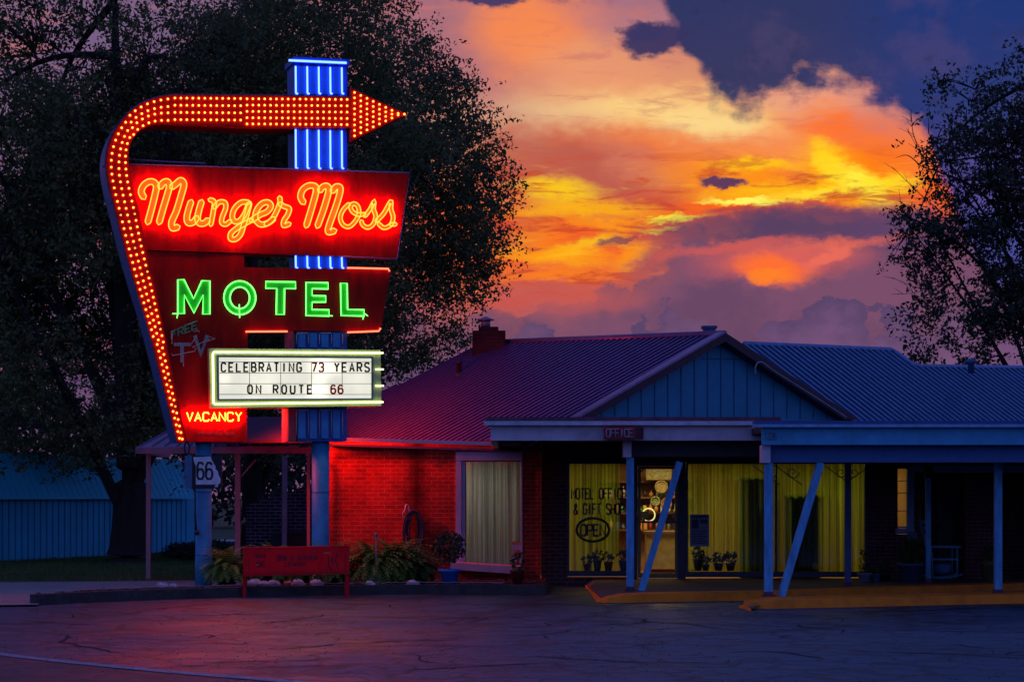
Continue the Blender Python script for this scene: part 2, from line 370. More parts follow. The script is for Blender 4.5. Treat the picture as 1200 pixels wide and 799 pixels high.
# broad colour by height
def ramp(stops):
    n = nn('ShaderNodeValToRGB'); e = n.color_ramp.elements
    pts = [((y+200)/800, lin(*c)) for y, c in stops]
    e[0].position, e[0].color = pts[0]; e[1].position, e[1].color = pts[-1]
    for p, c in pts[1:-1]: q = e.new(p); q.color = c
    wt.links.new(M('MULTIPLY_ADD', VA, .125, .25), n.inputs[0]); return n.outputs[0]
col = ramp([(-200, (90, 62, 110)), (-60, (130, 92, 125)), (20, (178, 118, 128)), (70, (212, 135, 112)), (125, (234, 158, 106)), (160, (236, 122, 66)),
            (195, (240, 105, 50)), (240, (248, 100, 28)), (300, (245, 100, 40)), (350, (190, 90, 80)), (420, (130, 85, 120)), (600, (110, 80, 120))])
sunset = [
 (150, 250, 300, 330, 0, (112, 92, 132), .96, .45),
 (470, 60, 130, 110, 0, (168, 108, 122), .95, .8), (620, 25, 55, 75, -35, (255, 140, 72), .85, .8), (705, 105, 75, 40, 20, (246, 165, 112), .6, .8),
 (560, 160, 70, 45, 0, (214, 158, 128), .8, .8), (640, 135, 80, 22, 5, (222, 190, 150), .6, .8), (575, 110, 70, 25, 0, (185, 112, 118), .7, .8),
 (780, 132, 120, 20, 4, (255, 216, 135), .85, .9), (860, 150, 60, 14, 8, (255, 228, 150), .6, .9),
 (985, 110, 90, 26, 0, (236, 160, 135), .8, .7), (1010, 165, 90, 32, 0, (255, 112, 48), .95, .8), (880, 180, 90, 20, 0, (250, 150, 90), .7, .8),
 (650, 200, 130, 40, 8, (184, 92, 80), .92, .6), (1050, 140, 45, 60, 0, (206, 124, 118), .75, .8), (690, 92, 80, 26, -12, (232, 150, 112), .6, .8), (745, 190, 45, 18, 20, (205, 120, 100), .6, .8), (610, 205, 60, 25, 0, (200, 100, 75), .6, .7),
 (760, 232, 50, 12, -8, (205, 88, 66), .5, .7), (600, 270, 40, 22, 0, (190, 82, 70), .7, .7), (740, 275, 50, 14, -5, (200, 84, 66), .55, .7)]
for b in sunset: col = blob(col, *b)
streaky = [(650, 222, 46, 13, 5, (255, 205, 20), .9, .7), (705, 243, 60, 9, 3, (255, 178, 15), .8, .7), (640, 246, 40, 10, 0, (255, 190, 20), .6, .8), (860, 205, 80, 22, 0, (255, 150, 20), .85, .8),
 (885, 193, 45, 6, 0, (255, 200, 20), .9, .7), (925, 224, 90, 10, -3, (255, 190, 15), .8, .7), (1000, 208, 62, 24, 28, (255, 190, 10), .95, .6), (1035, 190, 60, 34, 0, (255, 120, 18), .85, .8),
 (1003, 212, 44, 13, 30, (255, 236, 60), .98, .6), (972, 190, 14, 24, -35, (255, 215, 30), .85, .7), (1045, 215, 30, 8, 0, (255, 225, 40), .8, .7), (872, 237, 46, 4.5, 0, (255, 246, 95), 1, .5),
 (955, 228, 45, 6, -6, (255, 225, 50), .85, .7), (788, 255, 34, 3.5, -3, (255, 240, 60), .95, .6), (774, 268, 24, 3.5, -8, (255, 225, 50), .95, .6), (720, 262, 50, 7, 5, (255, 160, 20), .7, .7),
 (650, 300, 60, 10, 5, (255, 165, 20), .8, .7), (690, 285, 34, 8, -15, (255, 200, 25), .7, .7), (630, 275, 30, 14, 0, (255, 140, 25), .6, .7), (660, 322, 70, 8, 0, (255, 130, 25), .8, .7), (745, 300, 25, 10, -30, (255, 160, 20), .7, .7)]
for b in streaky: col = blob(col, *b, mode='F')
# thin torn veils across the glow
glow = M('MULTIPLY', sstep(V, 1.6, 2.1), sstep(V, 3.9, 3.2))
col = mixc(M('MULTIPLY', M('MULTIPLY', sstep(streak, .50, .64), glow), .78), col, lin(196, 66, 46))
col = mixc(M('MULTIPLY', M('MULTIPLY', sstep(streak, .46, .30), glow), .40), col, lin(255, 196, 40))
up = sstep(V, 1.9, 1.2)
col = mixc(M('MULTIPLY', M('MULTIPLY', sstep(streak, .5, .68), up), .55), col, lin(200, 116, 108))
# bank of cloud rising to the right
L1 = curve([(-400, 380), (300, 365), (480, 352), (590, 345), (680, 332), (735, 312), (790, 275), (850, 252), (915, 236), (980, 240), (1060, 238), (1200, 225), (1600, 190)])
e1 = M('ADD', M('SUBTRACT', V, L1), M('ADD', M('MULTIPLY', M('SUBTRACT', .42, puff), .36), M('MULTIPLY', M('SUBTRACT', fb, .5), .42)))
f1 = sstep(e1, -.03, .10)
tone1 = mixc(sstep(e1, 0, .55), lin(150, 84, 96), lin(122, 78, 106))
tone1 = mixc(M('MULTIPLY', sstep(fb2, .40, .62), .65), tone1, lin(96, 68, 98))
col = mixc(f1, col, tone1)
col = mixc(M('MULTIPLY', f1, M('MULTIPLY', sstep(e1, .10, -.02), .55)), col, lin(235, 105, 70))
for b in [(850, 268, 85, 18, -4, (92, 66, 96), .85, .5), (960, 262, 95, 22, 0, (88, 64, 98), .9, .4), (1060, 270, 60, 30, 0, (92, 66, 104), .8, .5), (780, 300, 50, 18, -30, (120, 76, 100), .6, .6),
          (820, 308, 30, 24, 0, (122, 78, 106), .8, .5)]: col = blob(col, *b, mode='B')
for b in [(915, 306, 78, 20, -4, (224, 98, 88), .9, .75), (850, 292, 70, 6, -8, (214, 92, 84), .7, .7), (985, 285, 70, 6, -6, (226, 104, 84), .7, .8), (905, 318, 42, 17, 10, (255, 112, 50), .95, .5), (900, 326, 26, 8, 0, (255, 130, 40), .9, .6), (968, 300, 28, 7, -25, (240, 110, 90), .8, .5), (640, 350, 90, 14, 0, (205, 90, 84), .6, .8)]: col = blob(col, *b, mode='F')
# lower, bluer bank with heaped tops
L2 = curve([(-400, 400), (300, 392), (480, 385), (560, 376), (640, 360), (700, 372), (745, 345), (805, 338), (850, 352), (905, 345), (940, 322), (985, 316), (1030, 345), (1100, 350), (1200, 330), (1600, 300)])
e2 = M('ADD', M('SUBTRACT', V, L2), M('ADD', M('MULTIPLY', M('SUBTRACT', .40, puff), .50), M('ADD', M('MULTIPLY', M('SUBTRACT', .5, puff2), .30), M('MULTIPLY', M('SUBTRACT', fb, .5), .25))))
f2 = sstep(e2, 0, .055)
tone2 = mixc(sstep(e2, 0, .6), lin(84, 66, 104), lin(112, 80, 122))
tone2 = mixc(M('MULTIPLY', sstep(fb2, .42, .66), .5), tone2, lin(128, 86, 118))
col = mixc(M('MULTIPLY', f2, .88), col, tone2)
# heavy dark cloud coming in at the top right
L3 = curve([(-400, 0), (560, 0), (700, 1), (755, 4), (785, 50), (815, 100), (845, 132), (880, 140), (915, 124), (960, 116), (1010, 124), (1035, 138), (1066, 150), (1105, 225), (1165, 340), (1300, 430), (1600, 460)])
e3 = M('ADD', M('SUBTRACT', L3, V), M('ADD', M('MULTIPLY', M('SUBTRACT', .48, puff), .34), M('MULTIPLY', M('SUBTRACT', fb, .44), .42)))
f3 = M('MULTIPLY', sstep(e3, -.10, .24), .97)
tone3 = mixc(sstep(U, 9.2, 11.0), lin(38, 52, 98), lin(12, 52, 118))
tone3 = mixc(M('MULTIPLY', sstep(fb2, .46, .64), .32), tone3, lin(84, 70, 112))
tone3 = mixc(M('MULTIPLY', sstep(fb, .45, .30), .6), tone3, lin(30, 44, 90))
tone3 = mixc(M('MULTIPLY', sstep(V, 1.1, 2.4), sstep(U, 10.4, 11.2)), tone3, lin(72, 74, 150))
f3 = M('MULTIPLY', f3, sstep(V, 4.4, 3.0))
col = mixc(f3, col, tone3)
for b in [(768, 46, 40, 20, -10, (54, 52, 96), .97, .22), (752, 38, 24, 12, 0, (58, 54, 98), .9, .3), (568, -6, 48, 14, 5, (52, 54, 100), .95, .25)]: col = blob(col, *b, mode='B')
for b in [(846, 213, 27, 6.5, 3, (88, 54, 92), .97, .3), (722, 283, 22, 4, -12, (120, 64, 84), .8, .45), (1070, 300, 20, 12, 0, (150, 90, 120), .5, .6)]: col = blob(col, *b, mode='B')
f_front = M('MULTIPLY', M('MULTIPLY', sstep(dy, .72, .93), sstep(dz, .46, .27)), 1.0)
col = mixc(f_front, dusk_nodes(nrm.outputs[0], dz), col)
col = mixc(sstep(dz, -.02, -.08), col, (.012, .014, .03, 1))
em = nn('ShaderNodeEmission'); wt.links.new(col, em.inputs[0]); mo = nn('ShaderNodeOutputMaterial'); wt.links.new(em.outputs[0], mo.inputs[0])
vs = []; fs = []; NB, NE = 48, 30
for j in range(NE+1):
    el = R(-6+36*j/NE)
    for i in range(NB+1):
        az = R(-48+96*i/NB); vs.append((2000*math.sin(az)*math.cos(el), 2000*math.cos(az)*math.cos(el), H+2000*math.sin(el)))
for j in range(NE):
    for i in range(NB): k = j*(NB+1)+i; fs.append((k, k+1, k+NB+2, k+NB+1))
dome = MB().add(vs, fs, True).build('sky', sky_mat, recalc=False); tag(dome, kind='structure')
# ================================================================== CAMERA
cam = bpy.data.cameras.new('camera'); co = bpy.data.objects.new('camera', cam); C.objects.link(co); scene.camera = co
co.location = (0, 0, H); co.rotation_euler = (R(90), 0, 0)
cam.sensor_width = 36; cam.lens = 72; cam.shift_y = (HY-399.5)/1200; cam.clip_end = 3000; cam.clip_start = .1
scene.render.engine = 'CYCLES'
scene.view_settings.view_transform = 'Standard'; scene.view_settings.look = 'None'; scene.view_settings.exposure = 0; scene.view_settings.gamma = 1
cy = scene.cycles; cy.max_bounces = 6; cy.diffuse_bounces = 3; cy.glossy_bounces = 3; cy.transmission_bounces = 4; cy.transparent_max_bounces = 12
cy.use_denoising = True; cy.sample_clamp_indirect = 4; cy.caustics_reflective = False; cy.caustics_refractive = False
try: cy.use_light_tree = True
except Exception: pass
# ================================================================== MOTEL SIGN
TH = R(18)
SF = plane_map(P(238, 600, 35.7), TH)          # the plane of the sign's face
red_paint = mat('red_enamel', (.46, .006, .003), .5, spec=.12, var=.38, vscale=1.6, stretch=(4, 4, .8), bump=.05, bscale=9)
darkred = mat('arrow_enamel', (.36, .012, .003), .55, spec=.12, var=.2, vscale=3)
navy = mat('blue_side_metal', (.035, .07, .22), .5, var=.3, vscale=3, bump=.1, bscale=12)
pylon_blue = mat('pylon_blue', (.02, .09, .42), .4, var=.2, vscale=4)
flute_blue = mat('flute_light_blue', (.03, .22, .62), .4, var=.15, vscale=4)
pole_paint = mat('pale_blue_pole_paint', (.045, .30, .52), .55, var=.25, vscale=4, bump=.2, bscale=15)
dark_metal = mat('dark_metal', (.03, .03, .035), .5)
white_trim = mat('white_trim_paint', (.62, .60, .62), .55, var=.12, vscale=3, bump=.1)
n_red = emit('neon_orange', (34, .85, .08), 1.0)
n_vac = emit('neon_vacancy', (90, 2.1, .2), 1.0); n_dim = emit('neon_red_thin', (3.6, .10, .02), 1.0)
n_green = emit('neon_green', (.55, 4.6, .55), .8); n_blue = emit('neon_blue', (.6, 1.3, 12.0), .75)
n_white = emit('neon_cream', (3.2, 3.4, 1.3), 1.0)
n_off = mat('unlit_glass_tube', (.45, .45, .45), .2, var=.05)
face_y = mat('letter_face_yellow', (.95, .50, .02), .5, var=.1); face_g = mat('letter_face_green', (.05, .50, .02), .5, var=.1)
face_w = mat('letter_face_worn', (.34, .34, .32), .6, var=.25, vscale=20)
bulb_m = emit('warm_bulb', (11, 1.7, .2), 1.0)

base = G(238, 690)
sign = empty('motel_sign', (base.x, base.y, 0), 'huge neon motel sign with a bulb-lit bent arrow on two pale blue poles', 'neon sign')
OUT = [(208,518),(190.5,450),(173,382),(158,333),(146,290),(135,247),(127,215),(124,190),(127,170),(135,152),(147,136),(163,123),(182,115),(200,111.5)]
INN = [(218,518),(205,450),(191,382),(181,333),(171,290),(163,247),(155,215),(151,190),(152,172),(160,157),(168,150.5),(178,146),(190,144.5),(200,145)]
def sm(p): return smooth_path(p, 4)
So, Si = sm(OUT), sm(INN)
# band of the arrow, in one outline with its head
band = So + [(300,112),(411,114.5),(411,103),(476.5,134),(411,165.5),(411,149.5),(300,150)] + Si[::-1]
m = MB(); m.prism(SF, band, -.52, .16)
m.m(1)
# blue sheet round the edge of the band
edge = So + [(300,112),(411,114.5)]
for i in range(len(edge)-1):
    a, b = SF(*edge[i], .165), SF(*edge[i+1], .165); o_ = Vector((0, 0, 1)).cross(SF.n)
    d = (b-a).normalized(); out = d.cross(SF.n).normalized()
    if out.dot(SF(250, 300, .165)-a) > 0: out = -out
    m.add([a+out*.006, b+out*.006, b+out*.006-SF.n*.70, a+out*.006-SF.n*.70, a+out*.022, b+out*.022, b+out*.022-SF.n*.70, a+out*.022-SF.n*.70],
          [(0,1,2,3),(4,5,6,7),(0,1,5,4),(1,2,6,5),(2,3,7,6),(3,0,4,7)])
arrow = m.build('arrow', [darkred, navy], sign)
m = MB()
for q in ((207,517),(187.5,438),(168,360),(150,302),(133,238),(123.5,195),(136,150),(163,122)):
    a = SF(q[0], q[1], .17)
    m.box((a.x-.05, a.y+.02, a.z-.012), (a.x-.02, a.y+.62, a.z+.012))
m.build('seam', dark_metal, arrow)
# bulbs
pos = []
def lerp(a, b, t): return (a[0]+(b[0]-a[0])*t, a[1]+(b[1]-a[1])*t)
def along(path, d):
    for i in range(len(path)-1):
        L = math.hypot(path[i+1][0]-path[i][0], path[i+1][1]-path[i][1])
        if d <= L: return lerp(path[i], path[i+1], d/L)
        d -= L
    return path[-1]
Lo = sum(math.dist(So[i], So[i+1]) for i in range(len(So)-1)); Lin = sum(math.dist(Si[i], Si[i+1]) for i in range(len(Si)-1))
nrow = 55
for k in range(nrow):
    t = (k+.6)/nrow; a, b = along(So, t*Lo), along(Si, t*Lin)
    cy_ = (a[1]+b[1])/2
    cols = 2 if cy_ > 400 else (3 if cy_ > 152 else 4)
    mar = {2: .34, 3: .2, 4: .13}[cols]
    for c in range(cols):
        u = mar+(1-2*mar)*c/(cols-1); x, y = lerp(a, b, u); pos.append((x, y+(.8 if c % 2 else 0)))
for i in range(12):
    for y in (115.2, 123.6, 132, 140.4): pos.append((205+i*7, y+.6*i/12))
for i in range(18):
    for y in (116, 123.4, 130.8, 138.2, 145.4): pos.append((289.5+i*6.9, y+.9*i/18))
for i in range(9):
    x = 415.5+i*7.3; hh = 31.5*(1-(x-411)/66); nb = max(1, int(round(2*(hh-3)/7.0))+1)
    if i == 8: nb = 1
    for j in range(nb): pos.append((x, 134+(0 if nb == 1 else -(hh-4)+2*(hh-4)*j/(nb-1))))
pos = [p for p in pos if p[0] < 476]
def bulb_mb(lst):
    m = MB()
    for x, y in lst: m.ball(SF(x, y, .185), .0185, 6, 4)
    return m
proto = None
for i, (x, y) in enumerate(pos[:100]):
    if proto is None: proto = bulb_mb([(x, y)]).build('bulb', bulb_m, arrow); p0 = SF(x, y, .185)
    else:
        if i == 1: dimb = proto.data.copy(); dimb.materials[0] = emit('tired_bulb', (2.2, .7, .12), 1.0)
        c = proto.copy(); C.objects.link(c); c.parent = arrow; c.location = SF(x, y, .185)-p0
        if (i*37) % 100 < 9: c.data = dimb
tag(bulb_mb(pos[100:]).build('bulb', bulb_m, arrow), kind='stuff')

# blue pylon
pyl = [(345,72),(407,75),(406.5,517),(349,517)]
m = MB(); m.prism(SF, pyl, -.62, 0); m.prism(SF, [(344,66.5),(410.5,70),(410.5,76.5),(344,73)], -.66, .10)
pylon = m.build('pylon', pylon_blue, sign)
tx = [346.5, 360, 373.5, 387, 400.5]
for (y0, y1, litn) in ((77,111,1),(151,198.5,1),(299,315,1),(389,407,0),(479,514,0)):
    m = MB()
    for x in (349,362.5,376,389.5):
        m.prism(SF, [(x+.6,y0+.8),(x+9,y0+1.2),(x+9,y1-.2),(x+.6,y1-.6)], 0, .045)
    m.build('flute_panel', flute_blue, pylon)
    m = MB()
    if litn:
        for x in tx: m.tube([SF(x, y0+1.5+(x-346)*.03, .03), SF(x, y0+1.5+(x-346)*.03, .07), SF(x+.3, y1-2, .07), SF(x+1, y1-1, .07), SF(x+2, y1-1, .03)], .017, 6, ref=SF.n)
        m.build('neon_tube', n_blue, pylon)
    else:
        for i in (0, 2): m.tube([SF(tx[i]+1, y1-4, .06), SF(tx[i]+1, y0+3, .06), SF(tx[i]+2, y0+1, .06), SF(tx[i+1]+.5, y0+1, .06), SF(tx[i+1]+1.5, y0+3, .06), SF(tx[i+1]+1.5, y1-4, .06)], .009, 5, ref=SF.n)
        m.tube([SF(tx[4]+1, y1-4, .06), SF(tx[4]+1, y0+2, .06)], .009, 5, ref=SF.n)
        m.build('neon_tube', n_off, pylon)
MB().tube([SF(338.5, 71, .12), SF(406, 74, .12)], .02, 6, ref=SF.n).build('neon_tube', n_blue, pylon)
# name panel
m = MB(); m.prism(SF, [(150.5,194),(479,204),(465,302),(170,293)], -.36, .10)
npan = m.build('name_panel', red_paint, sign)
m = MB()
m.tube([SF(150.5,192.5,.10), SF(480.5,202.5,.10), SF(465.5,303.5,.10), SF(400,300.5,.10)], .016, 4, ref=SF.n)
m.tube([SF(152,187,-.1), SF(200,190,-.1), SF(240,191.5,-.1)], .014, 5, ref=SF.n)
m.build('edge_trim', mat('blue_grey_trim', (.18, .2, .38), .4), npan)
m = MB()
for (x0, y0, x1, y1) in ((240,196.6,243,295),(340,199.7,341.5,298),(412,202,409,300)):
    m.prism(SF, [(x0-.25,y0),(x0+.25,y0),(x1+.25,y1),(x1-.25,y1)], .08, .103)
m.build('panel_seam', darkred, npan)
Z1 = lambda p: (150+p[0]*170/1200, 195+p[1]*170/1200)
Z2 = lambda p: (310+p[0]*.15, 195+p[1]*.15)
script = {
 'M1': (Z1, [[(135,262),(110,215),(125,165),(165,132),(208,130),(235,165),(222,240),(195,350),(162,470)], [(262,178),(290,138),(325,128),(342,165),(325,235),(290,350),(256,470)], [(358,175),(395,148),(435,118),(462,150),(440,240),(400,370),(362,460),(370,510),(418,500)]], 24),
 'u': (Z1, [[(524,288),(500,360),(486,430),(500,468),(540,462),(572,420)], [(610,288),(588,360),(575,430),(592,470),(632,470),(665,440)]], 23),
 'n': (Z1, [[(672,275),(712,295),(706,370),(684,488)], [(712,345),(752,298),(800,300),(808,345),(780,420),(776,466),(808,480),(850,450)]], 17),
 'g': (Z1, [[(1000,300),(940,298),(885,345),(862,410),(880,455),(922,450),(965,395),(1002,305)], [(1008,300),(985,390),(958,480),(932,560),(890,602),(850,598),(852,555),(900,512),(955,480),(1020,445)]], 19),
 'e': (Z1, [[(1015,452),(1085,405),(1150,375),(1182,328),(1155,298),(1105,312),(1062,370),(1055,435),(1095,480),(1155,470),(1210,430)]], 21),
 'r': (Z2, [[(5,455),(55,420),(95,350),(120,285),(118,240)], [(118,290),(150,312),(192,330),(182,375),(152,425),(152,462),(198,448)]], 17),
 'M2': (Z2, [[(308,288),(282,240),(298,185),(345,152),(395,158),(402,200),(370,320),(325,470)], [(428,195),(458,160),(492,158),(500,200),(460,340),(412,472)], [(528,200),(556,162),(588,165),(588,210),(555,320),(505,460),(500,512),(552,502)]], 22),
 'o': (Z2, [[(662,292),(615,340),(592,400),(612,455),(660,472),(708,430),(738,370),(728,312),(695,292),(672,318),(692,358),(740,378),(785,372)]], 14),
 's1': (Z2, [[(782,392),(825,335),(855,280),(852,335),(868,390),(850,450),(808,478),(768,458),(756,425)]], 14),
 's2': (Z2, [[(872,430),(930,370),(985,278),(988,335),(1005,400),(985,458),(932,480),(888,445)], [(985,455),(1028,452)]], 14)}
for key, (Z, strokes, hw) in script.items():
    mf = MB(); mt = MB(); sc_ = 170/1200 if Z is Z1 else .15
    for j, st in enumerate(strokes):
        cpx = smooth_path([Z(p) for p in st], 6); w = hw*sc_
        ws = [w*(.72 if i in (0, len(cpx)-1) else 1) for i in range(len(cpx))]
        ribbon(mf, SF, cpx, [q*.92 for q in ws], .10, .135+.002*j)
        L, Rr = offset_pair(cpx, ws)
        a, b = cpx[0], cpx[1]; d0 = Vector((a[0]-b[0], a[1]-b[1])).normalized()*w*.6
        a2, b2 = cpx[-1], cpx[-2]; d1 = Vector((a2[0]-b2[0], a2[1]-b2[1])).normalized()*w*.6
        loop = L+[(a2[0]+d1.x, a2[1]+d1.y)]+Rr[::-1]+[(a[0]+d0.x, a[1]+d0.y)]
        mt.tube([SF(x, y, .185+.004*j) for x, y in loop], .0105, 5, closed=True, ref=SF.n)
    fo = mf.build('letter', face_y, npan); mt.m(0).build('neon_tube', n_red, npan)
# motel panel and the column below it
m = MB(); m.prism(SF, [(169,294),(286.5,297.5),(286.5,313.2),(458,316.5),(446,388),(290,387),(289.5,517.5),(219,517.5)], -.34, .08)
body = m.build('motel_panel', red_paint, sign)
m = MB(); m.prism(SF, [(338,388),(344,388),(344,410),(338,410)], -.3, .04); m.prism(SF, [(338,478),(347,478),(347,517),(338,517)], -.58, -.02)
m.build('side_strip', mat('faded_red', (.42, .05, .07), .6), body)
m = MB()
for (x0, y0, x1, y1) in ((212,305,220,386),(262,312,262,386),(332,315,332,386.5),(392,316,390,387)):
    m.prism(SF, [(x0-.25,y0),(x0+.25,y0),(x1+.25,y1),(x1-.25,y1)], .06, .083)
m.prism(SF, [(192,386.3),(289,386.7),(289,387.3),(192,386.9)], .06, .083)
m.build('panel_seam', darkred, body)
K = lambda p: (190+p[0]/4.615, 310+p[1]/4.615)
block = {'M': [[(85,82),(118,82),(170,185),(215,88),(258,88),(258,268),(220,268),(222,165),(172,262),(120,165),(120,265),(85,265)]],
 'T': [[(560,92),(722,95),(722,130),(662,130),(660,270),(617,270),(620,130),(560,128)]],
 'E': [[(778,97),(898,99),(898,132),(812,130),(812,168),(885,170),(885,203),(812,203),(810,243),(903,245),(903,278),(778,276)]],
 'L': [[(965,100),(1000,102),(1003,243),(1093,245),(1093,278),(968,276)]]}
def ring(r1, r2, cx=420, cy=180, n=28): return [(cx+r1*math.cos(2*math.pi*i/n), cy+r2*math.sin(2*math.pi*i/n)) for i in range(n)]
for key, polys in block.items():
    m = MB(); m.prism(SF, [K(p) for p in polys[0]], .08, .125); l_ = m.build('letter', face_g, body)
    MB().tube([SF(*K(p), .155) for p in polys[0]], .0125, 5, closed=True, ref=SF.n).build('neon_tube', n_green, body)
ro, ri = ring(86,91), ring(53,58); fr = [SF(*K(p), .125) for p in ro]+[SF(*K(p), .125) for p in ri]; bk = [p-SF.n*.045 for p in fr]; n = 28
MB().add(fr+bk, [f for i in range(n) for f in ((i,(i+1)%n,n+(i+1)%n,n+i),(i,(i+1)%n,2*n+(i+1)%n,2*n+i),(n+i,n+(i+1)%n,3*n+(i+1)%n,3*n+i))]).build('letter', face_g, body)
m = MB(); m.tube([SF(*K(p), .155) for p in ro], .0125, 5, closed=True, ref=SF.n); m.tube([SF(*K(p), .155) for p in ri], .0125, 5, closed=True, ref=SF.n)
m.tube([SF(*K((417,215)), .17), SF(*K((419,288)), .17)], .009, 5, ref=SF.n)
for (a, b) in (((55,266),(90,266)),((85,262),(80,290)),((900,276),(922,278)),((1090,262),(1112,278)),((1090,280),(1085,296))): m.tube([SF(*K(a), .16), SF(*K(b), .16)], .009, 5, ref=SF.n)
m.build('neon_tube', n_green, body)
m = MB()
for pl in ([(407,314),(455,315),(456.5,318)],[(288,388.6),(337,388.4)],[(407,389.5),(444,388),(446,384.5)]): m.tube([SF(x, y, .12) for x, y in pl], .016, 5, ref=SF.n)
m.build('neon_tube', emit('neon_pink_red', (5, .55, .25), .8), body)
# unlit FREE TV lettering
m = MB(); text(m, SF, 'FREE', 201, 397, 6.0, 8.5, 8.0, .9, .08, .11, slope=-.42)
m.build('letter', mat('unlit_green_letter', (.16, .30, .12), .6, var=.3, vscale=30), body)
m = MB()
for j, (pts, w) in enumerate([([(204,403.5),(223,403.5)], 2.0), ([(213.5,405.6),(213.5,424.5)], 2.0), ([(228.5,393),(235.5,414.8),(243,393)], 2.0)]): ribbon(m, SF, pts, w, .08, .11+.002*j)
m.build('letter', face_w, body)
m = MB()
for pl in ([(201,398),(201.5,388.5),(204.5,389)], [(201.5,403),(202,390)], [(223,405),(230,394)], [(201,414),(202,416.5),(228,411.5),(230,408),(225,407),(246,397)], [(243,394),(252,396.5),(238,402)], [(215,425),(215,429)], [(227,389),(232,387),(233.5,389)], [(219,381),(228,377)]):
    m.tube([SF(x, y, .14) for x, y in pl], .008, 5, ref=SF.n)
m.build('neon_tube', n_off, body)
# VACANCY
m = MB(); text(m, SF, 'VACANCY', 219, 493.2, 7.0, 10, 9.5, 0, 0, .12, mode='tube', r=.0135); m.build('neon_tube', n_vac, body)
m = MB(); text(m, SF, 'VACAN', 219.3, 493.0, 6.6, 9.4, 9.5, .8, .08, .10); m.build('letter', face_y, body)
m = MB(); text(m, SF, 'SPRINGFIELD', 231, 509.3, 1.9, 2.6, 2.75, .22, .08, .084); text(m, SF, 'NEON', 264, 509.3, 1.9, 2.6, 2.75, .22, .08, .084)
m.build('maker_lettering', mat('faint_pink', (.55, .12, .10), .6), body)
# reader board
F2 = SF
m = MB(); m.prism(F2, [(245,408),(446,410),(447,475.5),(247,478)], -.44, .26)
rb = m.build('reader_board', mat('cream_green_enamel', (.42, .50, .24), .5, var=.2, vscale=3), sign)
m = MB()
oo, ii = [(253.5,416),(437.5,417.5),(437.5,468.5),(254.5,469.5)], [(256.5,418.5),(435.5,419.8),(435.5,466.5),(257,467.3)]
fr = [F2(*p, .30) for p in oo]+[F2(*p, .30) for p in ii]; bk = [p-F2.n*.04 for p in fr]
m.add(fr+bk, [f for i in range(4) for f in ((i,(i+1)%4,4+(i+1)%4,4+i),(i,(i+1)%4,8+(i+1)%4,8+i),(4+i,4+(i+1)%4,12+(i+1)%4,12+i))]); m.build('frame', mat('grey_green_frame', (.16, .24, .22), .5), rb)
lit = bpy.data.materials.new('lit_panel'); lit.use_nodes = True; nt_ = lit.node_tree; b_ = nt_.nodes['Principled BSDF']
b_.inputs['Base Color'].default_value = (.6, .6, .55, 1); g_ = nt_.nodes.new('ShaderNodeNewGeometry')
acc = None
hot = [(377,430,24,18,.55),(372,458,20,16,.6),(397,432,14,14,.25),(262,443,14,30,.2),(310,443,40,22,.12),(420,443,20,20,.1)]
for (hx, hy, rx, ry, a_) in hot:   # hot spots put into the milky sheet's glow, as from lamps behind it
    pc = F2(hx, hy, .266); vm = nt_.nodes.new('ShaderNodeVectorMath'); vm.operation = 'DISTANCE'; nt_.links.new(g_.outputs['Position'], vm.inputs[0]); vm.inputs[1].default_value = pc
    mr = nt_.nodes.new('ShaderNodeMapRange'); mr.interpolation_type = 'SMOOTHSTEP'; nt_.links.new(vm.outputs['Value'], mr.inputs[0]); mr.inputs[1].default_value = 0; mr.inputs[2].default_value = rx*.0150; mr.inputs[3].default_value = a_; mr.inputs[4].default_value = 0
    if acc is None: acc = mr.outputs[0]
    else:
        ad = nt_.nodes.new('ShaderNodeMath'); nt_.links.new(acc, ad.inputs[0]); nt_.links.new(mr.outputs[0], ad.inputs[1]); acc = ad.outputs[0]
nz = nt_.nodes.new('ShaderNodeTexNoise'); nz.inputs['Scale'].default_value = 3; nz.inputs['Detail'].default_value = 5; nt_.links.new(g_.outputs['Position'], nz.inputs['Vector'])
ad = nt_.nodes.new('ShaderNodeMath'); ad.operation = 'MULTIPLY_ADD'; nt_.links.new(nz.outputs['Fac'], ad.inputs[0]); ad.inputs[1].default_value = .30; ad.inputs[2].default_value = .62
a2 = nt_.nodes.new('ShaderNodeMath'); nt_.links.new(acc, a2.inputs[0]); nt_.links.new(ad.outputs[0], a2.inputs[1])
nt_.links.new(a2.outputs[0], b_.inputs['Emission Strength']); b_.inputs['Emission Color'].default_value = (1, .97, .74, 1)
m = MB(); m.prism(F2, ii, .25, .268); m.build('lit_panel', lit, rb)
m = MB()
for y in (424, 437, 449.5, 462): m.prism(F2, [(257.2,y-.35),(435.2,y-.15),(435.2,y+.35),(257.2,y+.35)], .26, .2735)
for x in (292.5, 329, 365, 401): m.prism(F2, [(x-.3,424),(x+.3,424),(x+.3,462),(x-.3,462)], .26, .2725)
m.build('letter_rail', mat('rail_brown', (.10, .08, .05), .6), rb)
blk = mat('black_letter', (.015, .015, .015), .5); redl = mat('red_letter', (.85, .012, .02), .5)
m = MB(); text(m, F2, 'CELEBRATING    YEARS', 259.6, 435.3, 5.0, 10, 8.85, .95, .27, .285); text(m, F2, 'ON ROUTE', 290.6, 460.8, 5.0, 9.4, 10.0, .95, .27, .285); m.build('letter', blk, rb)
m = MB(); text(m, F2, '73', 259.6+12*8.85, 435.3, 5.0, 10, 8.2, .95, .27, .285); text(m, F2, '66', 388, 460.8, 5.2, 9.4, 8.6, .95, .27, .285); m.build('letter', redl, rb)
